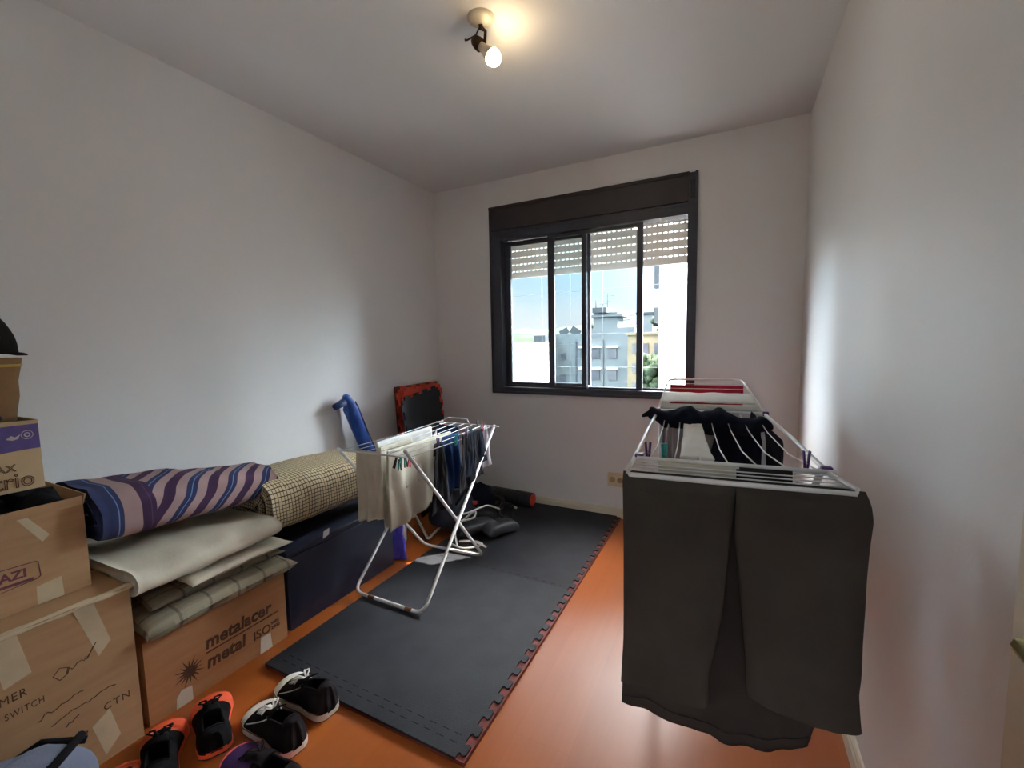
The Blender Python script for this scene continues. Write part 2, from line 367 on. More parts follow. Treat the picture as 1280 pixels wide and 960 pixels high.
def dup(root, loc, rz, label, group=None):
    r = root.copy(); COL.objects.link(r); r.location = loc; r.rotation_euler = (root.rotation_euler.x, root.rotation_euler.y, rz); r['label'] = label
    if group: r['group'] = group
    for ch in list(root.children):
        c = ch.copy(); COL.objects.link(c); c.parent = r
        for g in ch.children:
            d = g.copy(); COL.objects.link(d); d.parent = c
    return r
def nz3(x, y, z, s=1.0): return noise.noise(Vector((x*s, y*s, z*s)))
def text_mesh(name, txt, size, mat, parent, pos, rot, extrude=.0004, outline=0.0, shear=0.0, bold=0.0, spacing=1.0, label=None, xs=1.0):
    cu = bpy.data.curves.new(name, 'FONT'); cu.body = txt; cu.size = size; cu.shear = shear; cu.space_character = spacing; cu.resolution_u = 3
    if outline: cu.fill_mode = 'NONE'; cu.bevel_depth = outline; cu.bevel_resolution = 0
    else: cu.extrude = extrude; cu.offset = bold
    t = bpy.data.objects.new(name, cu); COL.objects.link(t)
    dg = bpy.context.evaluated_depsgraph_get(); me = bpy.data.meshes.new_from_object(t.evaluated_get(dg))
    bpy.data.objects.remove(t); me.materials.clear(); me.materials.append(mat); me.name = name
    R = Matrix.LocRotScale(Vector(pos)-ORG.get(parent.name, Vector((0, 0, 0))), rot, Vector((xs, 1, 1)))
    me.transform(R)
    o = bpy.data.objects.new(name, me); COL.objects.link(o); o.parent = parent
    if label: o['label'] = label
    return o
ROT_X = Matrix(((0, 0, 1), (1, 0, 0), (0, 1, 0))).to_quaternion()   # text reads along +Y, faces +X

# ------------------------------------------------------------ the room
RW, RD, RH = 2.697, 3.152, 2.60
WX0, WX1, WZ0, WZ1 = .56, 2.10, .907, 2.384
struct('floor', MB().bb(-.15, RW+.80, -1.6, RD+.2, -.12, 0), M['floor'])
struct('ceiling', MB().bb(-.15, RW+.15, -.12, RD+.2, RH, RH+.15), M['ceiling'])
struct('wall_left', MB().bb(-.15, 0, -.12, RD+.2, 0, RH), M['wall'])
struct('wall_right', MB().bb(RW, RW+.15, -.12, RD+.2, 0, RH), M['wall'])
T = .17
wb = MB(); hx0, hx1, hz0, hz1 = WX0+.03, WX1-.03, WZ0+.03, WZ1-.03
wb.bb(0, hx0, RD, RD+T, 0, RH); wb.bb(hx1, RW, RD, RD+T, 0, RH); wb.bb(hx0, hx1, RD, RD+T, 0, hz0); wb.bb(hx0, hx1, RD, RD+T, hz1, RH)
struct('wall_back', wb, M['wall'])
wf = MB(); wf.bb(0, 1.84, -.12, 0, 0, RH); wf.bb(2.655, RW, -.12, 0, 0, RH); wf.bb(1.84, 2.655, -.12, 0, 2.1, RH)
struct('wall_front', wf, M['wall'])
hb_ = MB(); hb_.bb(.9, 1.0, -1.5, -.12, 0, RH); hb_.bb(3.4, 3.5, -1.5, -.12, 0, RH); hb_.bb(.9, 1.9, -1.6, -1.5, 0, RH); hb_.bb(2.8, 3.5, -1.6, -1.5, 0, RH); hb_.bb(1.9, 2.8, -1.6, -1.5, 0, 1.2); hb_.bb(1.9, 2.8, -1.6, -1.5, 2.2, RH); hb_.bb(RW+.15, 3.5, -.12, 0, 0, RH)  # unseen hall; opening in its rear wall added to let in more light
struct('wall_hall', hb_, M['wall'])
struct('ceiling', MB().bb(.9, 3.5, -1.6, -.1201, RH, RH+.15), M['ceiling'])
def baseboard(name, pts_fn, length):
    b_ = MB(); prof = [(0, 0), (.016, 0), (.016, .052), (.012, .058), (.012, .066), (.006, .072), (0, .074)]
    k = len(prof); vs = [pts_fn(d, h, 0) for d, h in prof]+[pts_fn(d, h, length) for d, h in prof]
    b_.add(vs, [tuple(range(k)), tuple(range(2*k-1, k-1, -1))]+[(i, (i+1) % k, k+(i+1) % k, k+i) for i in range(k)])
    return struct(name, b_, M['cream'])
baseboard('baseboard_left', lambda d, h, s: (d, s, h), RD)
baseboard('baseboard_right', lambda d, h, s: (RW-d, .9+s, h), RD-.9)
baseboard('baseboard_back', lambda d, h, s: (s, RD-d, h), RW)
# door leaf folded back against the right wall, camera stands in its doorway
dr = thing('door_1', 'cream door leaf swung open against the right wall', 'door', (2.64, .04, 0)); del dr['label']; del dr['category']; dr['kind'] = 'structure'
part('door_leaf', MB().bb(2.635, 2.67, .03, .700, .01, 2.09, .002), M['cream'], dr)
lp = part('latch_plate', MB().bb(2.645, 2.662, .700, .7025, .93, .99), M['brass'], dr)
hd = MB(); hd.lathe([(0, 0), (.018, 0), (.018, .005), (.009, .008), (.009, .024), (0, .024)], 16, (2.635, .612, .977), (-1, 0, 0)); hd.tube([(2.609, .618, .977), (2.607, .575, .977), (2.609, .52, .975)], [.010, .009, .007])
part('door_handle', hd, M['brass'], dr)
dj = MB(); dj.bb(1.80, 1.84, -.13, .012, 0, 2.14); dj.bb(1.80, 2.69, -.13, .012, 2.10, 2.15); dj.bb(2.655, 2.69, -.13, .012, 0, 2.10)
struct('trim_1', dj, M['cream'])

# window
wn = MB(); y0, y1 = RD-.022, RD+.10
wn.bb(WX0, .640, y0, y1, WZ0, 2.20); wn.bb(2.045, WX1, y0, y1, WZ0, WZ1); wn.bb(.640, 2.045, y0, y1, WZ0, .955); wn.bb(.640, 2.045, y0, y1, 2.125, 2.20)
wn.bb(WX0-.004, WX1+.004, y0-.006, y0, WZ0-.004, WZ0+.014); wn.bb(WX0-.004, WX0+.014, y0-.006, y0, WZ0, WZ1); wn.bb(WX1-.014, WX1+.004, y0-.006, y0, WZ0, WZ1+.004)
wn.bb(.640, .652, y0, y1, .955, 2.125)
wn.bb(.640, 2.045, y0-.004, y0+.006, 2.180, 2.192); wn.bb(.64, 2.045, RD+.04, RD+.046, .955, .972)
window = struct('window_1', wn, M['frame'])
sb = MB(); sb.bb(WX0, 2.045, y0-.006, y1+.07, 2.205, WZ1); sb.bb(WX0-.003, 2.05, y0-.012, y0-.006, 2.365, WZ1+.004)
part('shutter_box', sb, M['box_dark'], window)
st = MB(); st.bb(2.058, 2.064, y0-.01, y0, 2.22, 2.33); st.bb(2.076, 2.082, y0-.01, y0, 2.22, 2.33); st.bb(2.055, 2.085, y0-.012, y0-.004, 2.325, 2.335)
part('strap_guide', st, M['black'], window)
def sash(x0, x1, z0, z1, yc, sl, sr, hb, ht):
    s_ = MB(); w = .026
    s_.bb(x0, x0+sl, yc-w/2, yc+w/2, z0, z1); s_.bb(x1-sr, x1, yc-w/2, yc+w/2, z0, z1); s_.bb(x0+sl, x1-sr, yc-w/2, yc+w/2, z0, z0+hb); s_.bb(x0+sl, x1-sr, yc-w/2, yc+w/2, z1-ht, z1)
    o = part('window_sash', s_, M['frame'], window)
    part('window_pane', MB().bb(x0+sl, x1-sr, yc-.002, yc+.002, z0+hb, z1-ht), M['glass'], o)
    return o
sash(.652, 1.368, .957, 2.12, RD+.062, .052, .045, .035, .035)
s2 = sash(1.046, 1.757, .957, 2.12, RD+.020, .050, .042, .014, .022)
part('sash_latch', MB().bb(1.357, 1.372, RD-.012, RD+.008, .962, .985, .002), M['chrome'], s2)
part('glazing_bead', MB().bb(1.318, 1.352, RD-.004, RD+.034, .957, 2.12), M['frame'], s2)
# roller shutter, half way up, with real light slots
sh = MB(); yS = RD+.125; z = 1.838; pitch = .055; gap = .0095
sh.bb(.60, 2.06, yS-.006, yS+.006, z, z+.05, .002); z += .05
while z < 2.24:
    x = .602
    while x < 2.06:
        sh.bb(x, x+.014, yS-.004, yS+.004, z, z+gap); x += .036
    sh.bb(.60, 2.06, yS-.006, yS+.006, z+gap, z+pitch, .002); z += pitch
part('roller_shutter', sh, M['shutter'], window)
gr = MB(); gr.bb(.590, .612, RD+.10, RD+.15, WZ0+.03, 2.24); gr.bb(2.048, 2.07, RD+.10, RD+.15, WZ0+.03, 2.24)
part('shutter_rail', gr, M['frame'], window)
# ledge and stone reveal outside
struct('trim_2', MB().bb(.56, 2.10, RD+.171, RD+.26, .88, .935).bb(.545, .60, RD+.171, RD+.22, .93, 2.4), M['stone'])

# ------------------------------------------------------------ outside
struct('ground', MB().bb(-160, 120, 12, 400, -20.4, -20), M['land'])
def windows(bd, xs, zs, y, w, h):
    for x in xs:
        for z in zs: part('window_glazing', MB().bb(x-w/2, x+w/2, y-.12, y, z-h/2, z+h/2), M['glass_far'], bd)
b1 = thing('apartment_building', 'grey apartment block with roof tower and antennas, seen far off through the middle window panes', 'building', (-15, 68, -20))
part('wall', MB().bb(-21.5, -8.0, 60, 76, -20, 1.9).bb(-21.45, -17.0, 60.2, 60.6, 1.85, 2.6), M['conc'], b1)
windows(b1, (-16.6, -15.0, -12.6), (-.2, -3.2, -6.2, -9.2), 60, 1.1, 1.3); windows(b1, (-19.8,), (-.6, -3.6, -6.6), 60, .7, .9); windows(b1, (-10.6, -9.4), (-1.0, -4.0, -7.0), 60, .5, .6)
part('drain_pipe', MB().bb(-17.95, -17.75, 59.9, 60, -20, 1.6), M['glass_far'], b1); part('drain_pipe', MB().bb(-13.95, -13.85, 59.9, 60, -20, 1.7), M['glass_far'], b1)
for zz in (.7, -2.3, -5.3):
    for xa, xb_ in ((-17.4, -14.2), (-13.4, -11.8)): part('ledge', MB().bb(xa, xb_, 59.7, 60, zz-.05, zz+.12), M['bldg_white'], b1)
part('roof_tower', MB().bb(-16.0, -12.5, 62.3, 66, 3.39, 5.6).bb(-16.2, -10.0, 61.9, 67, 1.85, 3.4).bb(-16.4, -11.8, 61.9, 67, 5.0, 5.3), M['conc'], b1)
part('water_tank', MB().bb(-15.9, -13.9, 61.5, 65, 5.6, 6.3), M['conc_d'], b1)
an = MB(); an.tube([(-14.8, 63, 6), (-14.8, 63, 10.6)], .05, 5); an.tube([(-15.8, 63, 6), (-15.8, 63, 7.6)], .08, 5); an.tube([(-14.1, 63, 6), (-14.1, 63, 8.5)], .04, 5)
for i, zz in enumerate((6.9, 7.2, 8.0)): an.tube([(-15.3+.5*i, 63, zz), (-14.1+.5*i, 63, zz)], .03, 4)
an.tube([(-13.2, 63, 5), (-10.2, 63, 5.1)], .04, 4); an.tube([(-12.6, 63, 4.4), (-10.8, 63, 4.5)], .04, 4)
part('antenna', an, M['conc_d'], b1)
part('solar_panel', MB().box((-18.3, 61, 3.0), (1.5, .1, 1.1), ry=.6), M['conc_d'], b1); part('solar_panel', MB().box((-20, 61, 3.0), (1.4, .1, .9), ry=-.5), M['conc_d'], b1)
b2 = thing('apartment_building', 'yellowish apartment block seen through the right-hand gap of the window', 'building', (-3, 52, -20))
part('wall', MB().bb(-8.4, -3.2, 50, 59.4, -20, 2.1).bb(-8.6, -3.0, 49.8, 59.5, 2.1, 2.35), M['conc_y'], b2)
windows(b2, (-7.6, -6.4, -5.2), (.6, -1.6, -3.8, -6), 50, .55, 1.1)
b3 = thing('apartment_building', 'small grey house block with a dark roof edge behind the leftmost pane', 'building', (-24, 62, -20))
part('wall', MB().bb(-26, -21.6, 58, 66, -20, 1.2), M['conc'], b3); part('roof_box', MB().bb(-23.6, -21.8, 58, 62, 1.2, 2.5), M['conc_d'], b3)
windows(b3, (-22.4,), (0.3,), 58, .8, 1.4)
b4 = thing('white_building', 'low white sunlit building low in the leftmost pane', 'building', (-13, 32, -20))
part('wall', MB().bb(-16.5, -12.0, 30, 36, -20, 1.30), M['bldg_white'], b4); part('parapet', MB().bb(-16.6, -11.9, 29.9, 36.1, 1.30, 1.45), M['bldg_white'], b4)
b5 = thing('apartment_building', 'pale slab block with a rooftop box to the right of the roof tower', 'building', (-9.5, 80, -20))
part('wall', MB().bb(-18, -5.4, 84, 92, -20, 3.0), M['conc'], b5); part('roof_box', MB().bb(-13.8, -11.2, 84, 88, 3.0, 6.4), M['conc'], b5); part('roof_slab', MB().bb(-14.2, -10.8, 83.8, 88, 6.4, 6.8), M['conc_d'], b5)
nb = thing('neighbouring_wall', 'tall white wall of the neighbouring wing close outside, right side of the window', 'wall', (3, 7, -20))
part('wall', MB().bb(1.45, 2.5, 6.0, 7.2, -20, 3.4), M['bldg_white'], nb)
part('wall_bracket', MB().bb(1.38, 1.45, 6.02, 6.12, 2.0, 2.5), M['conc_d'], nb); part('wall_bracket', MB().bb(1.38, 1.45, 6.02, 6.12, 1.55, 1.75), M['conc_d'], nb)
tw = thing('sun_blocker', 'tall slim unseen block added to the right of the window view to cut off the sun', 'building', (11.6, 14.5, -20))  # added out of view, sized to crop the sun to a narrow streak
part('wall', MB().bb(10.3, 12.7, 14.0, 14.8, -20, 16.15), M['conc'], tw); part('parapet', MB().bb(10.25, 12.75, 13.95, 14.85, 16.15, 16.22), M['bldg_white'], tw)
def crown(mb, c, r, n, seed):
    rnd = random.Random(seed)
    for _ in range(n):
        p = Vector(c)+Vector((rnd.uniform(-1, 1)*r[0], rnd.uniform(-1, 1)*r[1], rnd.uniform(-.8, 1)*r[2])); s = r[2]*rnd.uniform(.14, .32)
        mb.grid(lambda u, v: p+Vector((math.cos(2*PI*u)*math.sin(PI*v), math.sin(2*PI*u)*math.sin(PI*v), math.cos(PI*v)))*s*(1+.5*nz3(u*9, v*9, seed+_)), 8, 6, cu=True)
hl = MB(); hl.grid(lambda u, v: (-150+u*260, 150+v*60, -20+(28.3+1.8*nz3(u*9, 0, 1)+.8*nz3(u*40, 3, 1))*math.sin(PI*min(1, v*1.0+.0))**.5 if 0 < v < 1 else -20), 120, 8)
struct('hills', hl, M['tree'])
for i, (c, r, lab) in enumerate([((-24.0, 95, 3.6), (3.6, 2, 1.7), 'dark rounded tree behind the roof of the grey block'), ((-7.6, 80, 3.2), (2.6, 2, 1.8), 'dark tree above the yellowish block'),
                                 ((-18.5, 34, 1.9), (.8, .8, 1.3), 'sparse tree at the left edge above the white building'), ((-4.6, 47, -2.4), (1.6, .9, 2.2), 'leafy tree in front of the yellowish block')]):
    tr = thing('tree', lab, 'tree', (c[0], c[1], -20)); k = MB(); crown(k, c, r, 90, i+3); part('crown', k, M['tree'], tr)
    part('trunk', MB().tube([(c[0], c[1], -20), (c[0], c[1], c[2])], .25, 6), M['conc_d'], tr)
# net cords outside the glass
nn = MB(); yn = RD+.155
for xx in (.93, 1.17, 1.43, 1.70, 1.93): nn.tube([(xx, yn, .93), (xx+.004, yn, 1.9)], .0013, 5)
for a, b_ in ((1.12, 1.115), (1.38, 1.37), (1.70, 1.715)): nn.tube([(.6, yn, a), (1.3, yn, (a+b_)/2-.004), (2.06, yn, b_)], .0014, 5)
single('safety_net', nn, M['cable'], 'wide-meshed safety net of thin cords stretched outside the window', 'net')

# ------------------------------------------------------------ ceiling lamp
lm = thing('ceiling_lamp', 'bare lit bulb in a bronze swivel holder on a round white ceiling rose', 'lamp', (1.40, 1.62, RH))
k = MB(); k.lathe([(0, -.020), (.022, -.020), (.030, -.013), (.036, -.012), (.052, -.006), (.056, 0)], 32, (1.40, 1.615, RH)); part('ceiling_rose', k, M['porcelain'], lm)
k = MB(); k.tube([(1.395, 1.618, RH-.016), (1.390, 1.630, RH-.024), (1.400, 1.648, RH-.030), (1.385, 1.668, RH-.058), (1.372, 1.668, RH-.066)], [.010, .010, .0065, .0065, .0065], 8)
k.tube([(1.392, 1.622, RH-.022), (1.365, 1.630, RH-.044), (1.325, 1.628, RH-.052), (1.315, 1.628, RH-.048)], [.0035, .0035, .0035, .005], 6); part('swivel_arm', k, M['amber'], lm)
ax = Vector((.70, .20, -.74)).normalized(); base = Vector((1.335, 1.655, RH-.032))
k = MB(); k.lathe([(0, 0), (.012, .002), (.020, .012), (.025, .030), (.025, .050), (.021, .050), (.018, .03), (0, .03)], 20, base, ax); part('lamp_socket', k, M['amber'], lm)
k = MB(); k.lathe([(.015, .03), (.017, .052), (.019, .070), (.029, .098), (.0335, .108), (.030, .108), (0, .100)], 20, base, ax); part('bulb_neck', k, M['porcelain'], lm)
k = MB(); c = base+ax*.116
k.lathe([(.0001, -.012), (.029, -.010), (.0325, .0), (.0325, .010), (.028, .024), (.018, .034), (.0001, .039)], 20, c, ax); part('bulb', k, M['bulb'], lm)

# power outlet
ot = thing('power_outlet', 'aged cream double power outlet on the back wall beside the trousers', 'outlet', (1.575, RD, .235))
part('cover_plate', MB().bb(1.515, 1.645, RD-.010, RD+.001, .235, .338, .003), M['outlet'], ot)
for xx in (1.552, 1.608):
    k = MB(); k.lathe([(0, .0), (.021, 0), (.021, .004), (.017, .004), (.015, .001), (0, .001)], 20, (xx, RD-.010, .287), (0, -1, 0)); part('socket', k, M['outlet_dark'], ot)

# ------------------------------------------------------------ foam floor mats (interlocking)
def jig(a, b_, n, out_, amp=.020):
    """outline points from a to b with n dovetail tabs pointing to out_"""
    a = Vector(a); b_ = Vector(b_); d = (b_-a); o = Vector(out_); pts = []
    for i in range(n):
        for (t, h) in ((.20, 0), (.30, .15), (.22, .75), (.30, 1.0), (.70, 1.0), (.78, .75), (.70, .15), (.80, 0)):
            pts.append(tuple(a+d*((i+t)/n)+o*(amp*h)))
    return pts
def mat_thing(name, lab, y0, y1, near):
    t = thing(name, lab, 'foam mat', (1.1, (y0+y1)/2, 0), 0, 'floor mats')
    X0, X1 = .655, 1.615
    top = [(X0, y0), (X1-.026, y0)]+jig((X1-.026, y0), (X1-.026, y1), 14, (1, 0), .026)+[(X1-.026, y1), (X0, y1)]
    part('bottom_layer', MB().bb(X0, X1+.006, y0, y1, .0005, .010).bb(X1-.030, X1+.005, y0+.001, y1-.001, .010, .0135), M['mat_dred'], t)
    g = MB(); g.poly(top, .010, .020); g.cur = 1
    for yy in ([y0+.045, y0+.075] if near else [y0+.012]):
        x = X0+.05
        while x < X1-.06:
            g.bb(x, x+.028, yy-.0012, yy+.0012, .0196, .0204); x += .052
    part('top_layer', g, [M['mat_black'], M['groove']], t)
    return t
mat_thing('floor_mat', 'near black foam mat with a dark red jigsaw edge, reaching the bottom of the photo', 1.02, 2.0612, True)
mat_thing('floor_mat', 'far black foam mat against the back wall under the gym gear', 2.062, 3.128, False)

# foam mats leaning in the corner
def lean_mat(lab, ya, yb, h, xb, xt, mtop, mbase, n, border, rz=0, rx=0):
    L_ = math.hypot(h, xb-xt); tilt = math.atan2(xb-xt, h)
    t = thing('leaning_foam_mat', lab, 'foam mat', (xb, (ya+yb)/2, .002), 0, 'foam mats leaning in the corner'); t.rotation_euler = (rx, -tilt, rz); t.location.z += abs(rx)*(yb-ya)/2
    hw = (yb-ya)/2
    out_ = [(-hw, 0)]+[(hw, 0)]+jig((hw, .05), (hw, L_-.02), n, (1, 0), .022)+[(hw, L_-.02)]+jig((hw, L_-.02), (-hw, L_-.02), max(4, n//2), (0, 1), .022)+[(-hw, L_-.02)]+jig((-hw, L_-.02), (-hw, .05), n, (-1, 0), .022)
    part('face_layer', MB().poly(out_, .010, .020, 'x'), mtop, t, local=True)
    hw2 = hw+border
    part('backing_layer', MB().poly([(-hw2, 0), (hw2, 0), (hw2, L_+border-.02), (-hw2, L_+border-.02)], 0, .010, 'x'), mbase, t, local=True)
lean_mat('rearmost leaning foam mat, red with a dark back, flat on the left wall', 2.575, 3.06, .985, .060, .012, M['mat_red'], M['mat_dred'], 9, .024)
lean_mat('red foam mat in the middle of the leaning stack, its jigsaw edge showing', 2.60, 3.075, .975, .100, .042, M['mat_red'], M['mat_red'], 9, .010)
lean_mat('frontmost leaning foam mat, large plain black face', 2.530, 3.035, .925, .215, .140, M['mat_black'], M['mat_black'], 8, -.006, .10, .11)

# blue yoga-mat bag leaning on the left wall
ym = thing('yoga_mat_bag', 'long blue nylon yoga mat bag leaning on the left wall', 'bag', (.20, 2.36, 0))
P0, P1 = Vector((.155, 2.36, .03)), Vector((.072, 2.035, .975)); k = MB()
def tubefn(u, v):
    p = P0.lerp(P1, v); d = (P1-P0).normalized(); a1 = d.orthogonal().normalized(); b1_ = d.cross(a1); a = 2*PI*u
    rr = .050*(1-.06*math.cos(v*9))*(1 if .03 < v < .94 else (.72 if v <= .03 else .8-(v-.94)*6)); rr *= 1+.05*nz3(math.cos(a)*2, math.sin(a)*2, v*12)
    return p+(a1*math.cos(a)+b1_*math.sin(a))*rr
k.grid(tubefn, 20, 40, cu=True); k.lathe([(0, 0), (.036, .001)], 20, P0, (0, 0, -1)); part('bag_body', k, M['blue'], ym)
k = MB(); k.lathe([(.0001, .030), (.014, .027), (.025, .012), (.028, 0), (.024, -.016)], 16, P1+Vector((0, 0, -.008)), (P1-P0)); part('bag_top', k, M['blue'], ym)
k = MB(); k.tube([P1+Vector((.0, -.02, -.03)), P1+Vector((-.005, -.06, -.045)), P1+Vector((-.005, -.095, -.055)), P1+Vector((-.01, -.10, -.06))], [.028, .022, .022, .012], 10); part('tied_end', k, M['blue_dark'], ym)
k = MB(); dd = (P1-P0).normalized(); k.tube([P0+dd*.03+Vector((.052, .01, 0)), P0+dd*.5+Vector((.056, .02, 0)), P1-dd*.03+Vector((.045, .02, 0))], .004, 6); part('piping', k, M['blue_dark'], ym)

# ------------------------------------------------------------ boxes
def carton(name, lab, x0, x1, y0, y1, z0, z1, mat, open_top=False):
    t = thing(name, lab, 'box', ((x0+x1)/2, (y0+y1)/2, z0)); w = .005; k = MB()
    k.bb(x0, x0+w, y0, y1, z0, z1); k.bb(x1-w, x1, y0, y1, z0, z1); k.bb(x0+w, x1-w, y0, y0+w, z0, z1); k.bb(x0+w, x1-w, y1-w, y1, z0, z1); k.bb(x0+w, x1-w, y0+w, y1-w, z0, z0+w)
    part('carton_wall', k, mat, t)
    if not open_top:
        k = MB(); mid = (x0+x1)/2; k.bb(x0, mid-.002, y0, y1, z1, z1+.004); k.bb(mid+.002, x1, y0, y1, z1, z1+.004); part('carton_lid', k, mat, t)
    return t
def quad_strip(mb, x, pts, th=.0008): mb.poly(pts, x, x+th, 'x')
# low box: the printed one
c1 = carton('cardboard_box', 'low cardboard box with sunburst logo and bold dark lettering, under the cushions', .08, .56, .665, 1.19, 0, .30, M['card_dark'])
text_mesh('printed_lettering', 'metalacer', .070, M['ink'], c1, (.5606, .855, .158), ROT_X, shear=.12, bold=.0022, xs=.93, spacing=1.02)
text_mesh('printed_lettering', 'metal', .070, M['ink'], c1, (.5606, .855, .080), ROT_X, shear=.12, bold=.0022, xs=.93, spacing=1.02)
text_mesh('printed_lettering', 'ISO', .052, M['ink'], c1, (.5606, 1.035, .075), ROT_X, bold=.001)
text_mesh('printed_lettering', '9001\n2000', .020, M['ink'], c1, (.5606, 1.115, .098), ROT_X, bold=.0005)
part('printed_rule', MB().bb(.56, .5609, .855, 1.15, .1405, .1455), M['ink'], c1)
k = MB(); cy_, cz_ = .797, .112
for i in range(16):
    a = 2*PI*i/16; wv = .010; r1 = .056 if i % 2 else .044
    k.poly([(cy_+math.cos(a-.22)*.018, cz_+math.sin(a-.22)*.018), (cy_+math.cos(a)*r1, cz_+math.sin(a)*r1), (cy_+math.cos(a+.22)*.018, cz_+math.sin(a+.22)*.018)], .5602, .5609, 'x')
k.poly([(cy_+math.cos(2*PI*i/20)*.021, cz_+math.sin(2*PI*i/20)*.021) for i in range(20)], .5602, .5609, 'x')
part('sunburst_logo', k, M['ink'], c1)
for pp_ in ([(1.060, .0), (1.115, .0), (1.110, .068), (1.066, .072)], [(.745, .0), (.80, .0), (.80, .055), (.765, .062), (.748, .04)]): part('paper_tape', MB().poly(pp_, .561, .5618, 'x'), M['tape_white'], c1)
# tall front box
c2 = carton('cardboard_box', 'largest cardboard box with taped edges and shipping marks, at the bottom left', .10, .58, .05, .640, 0, .528, M['card'])
k = MB()
def flapfn(u, v):
    y = .05+u*.60; return (.562+v*.022+.004*nz3(y*18, v*3, 1), y, .534+.004*math.sin(PI*v)+.006*nz3(y*20, v*4, 5)-.010*v*v)
k.grid(flapfn, 40, 5); part('top_flap', k, M['tape'], c2, thick=.002)
for pp_ in ([(.335, .515), (.385, .527), (.405, .40), (.350, .385)], [(.500, .527), (.548, .528), (.580, .385), (.548, .350)], [(.515, .135), (.560, .165), (.580, .060), (.540, .02)]): part('packing_tape', MB().poly(pp_, .5802, .5808, 'x'), M['tape'], c2)
text_mesh('printed_lettering', 'MER', .034, M['ink'], c2, (.5806, .338, .342), ROT_X, bold=0, xs=.78, spacing=1.15)
for tx, sz, yy, zz in (('SWITCH', .027, .345, .297), ('CTN', .032, .545, .165)):
    text_mesh('printed_lettering', tx, sz, M['ink'], c2, (.5806, yy, zz), ROT_X, bold=0, xs=.95 if tx == 'CTN' else .68, spacing=1.2)
k = MB(); rnd = random.Random(2)
def scrawl(y0_, z0_, L_, h, nn_):
    pts = [(.5806, y0_+L_*i/nn_, z0_+h*(.5-rnd.random())+.02*i/nn_) for i in range(nn_+1)]; k.tube(pts, .0013, 4)
scrawl(.405, .250, .10, .012, 14); scrawl(.43, .215, .15, .009, 18); scrawl(.46, .185, .03, .01, 5); scrawl(.50, .12, .004, .02, 3)
k.tube([(.5806, .458, .335), (.5806, .445, .355), (.5806, .460, .372), (.5806, .478, .362), (.5806, .472, .342), (.5806, .458, .335)], .0014, 4)
scrawl(.475, .352, .05, .022, 9); k.tube([(.5806, .52, .36), (.5806, .545, .40), (.5806, .535, .385)], .0014, 4)
part('handwriting', k, M['ink'], c2)
# box stacked behind on top
c3 = carton('cardboard_box', 'open cardboard box with a boxed plum stamp, standing on the largest box', .06, .46, .05, .588, .5345, .812, M['card'], True)
k = MB(); k.box((.462, .32, .824), (.004, .53, .03), ry=.25); k.box((.26, .592, .826), (.40, .004, .032), rx=-.25); part('carton_flap', k, M['card'], c3)
for pp_ in ([(.440, .81), (.462, .81), (.505, .742), (.488, .725)], [(.462, .536), (.522, .536), (.520, .600), (.464, .592)]): part('packing_tape', MB().poly(pp_, .4602, .4608, 'x'), M['tape'], c3)
k = MB()
ring = [(.365, .606), (.470, .618), (.476, .624), (.474, .668), (.468, .672), (.362, .675)]
k.tube([(.4606, a, b_) for a, b_ in ring], .0013, 4, closed=True); part('stamp_border', k, M['ink_purple'], c3)
text_mesh('printed_lettering', 'AZI', .036, M['ink_purple'], c3, (.4606, .392, .636), ROT_X, bold=.0012); part('stamp_rule', MB().bb(.4602, .4608, .39, .46, .618, .626), M['ink_purple'], c3)
k = MB(); k.grid(lambda u, v: (.08+.36*v, .09+.47*u, .805+.05*nz3(u*5, v*5, 2)+.035*math.sin(PI*v)*math.sin(PI*u)+(.03 if u > .8 else 0)*math.sin(PI*v)), 24, 16)
single('dark_garment', k, M['black_cloth'], 'crumpled black garment filling the open box under the printed carton', 'clothing', thick=.012)
# trio carton
c4 = carton('printed_carton', 'pale carton with a violet band and outlined lettering, standing in the open box', .12, .36, .10, .535, .872, 1.090, M['card_pale'], True)
for ch in c4.children: ch.name = 'carton_wall'
band = [(.361, .10)]
k = MB()
def bandpts():
    pts = [(.10, 1.078), (.5345, 1.078), (.5345, 1.000)]
    for i in range(13):
        t = i/12; pts.append((.5345-.40*t, 1.000+.012*math.sin(PI*t*.5)-.085*(t**1.6)))
    pts.append((.10, .94)); return pts
k.poly(bandpts(), .3602, .3607, 'x'); part('violet_band', k, M['violet_print'], c4)
k = MB()
def ring_(cy, cz, r, rr=.0011): k.tube([(.3610, cy+r*math.cos(2*PI*i/18), cz+r*math.sin(2*PI*i/18)) for i in range(18)], rr, 4, closed=True)
ring_(.508, 1.046, .013); ring_(.508, 1.046, .006, .002)
k.poly([(.462, 1.038), (.474, 1.048), (.482, 1.042), (.494, 1.050), (.488, 1.036), (.476, 1.033)], .3607, .3612, 'x')
k.poly([(.425, 1.045), (.452, 1.045), (.448, 1.053), (.430, 1.053)], .3607, .3612, 'x'); k.poly([(.436, 1.030), (.441, 1.030), (.441, 1.045), (.436, 1.045)], .3607, .3612, 'x')
part('packaging_symbols', k, M['band_print'], c4)
text_mesh('printed_lettering', 'trio', .066, M['ink'], c4, (.3615, .425, .886), ROT_X, outline=.0011, spacing=1.02, xs=.88)
text_mesh('printed_lettering', 'MAX', .030, M['ink'], c4, (.3615, .408, .938), ROT_X, outline=.0008, spacing=1.1)
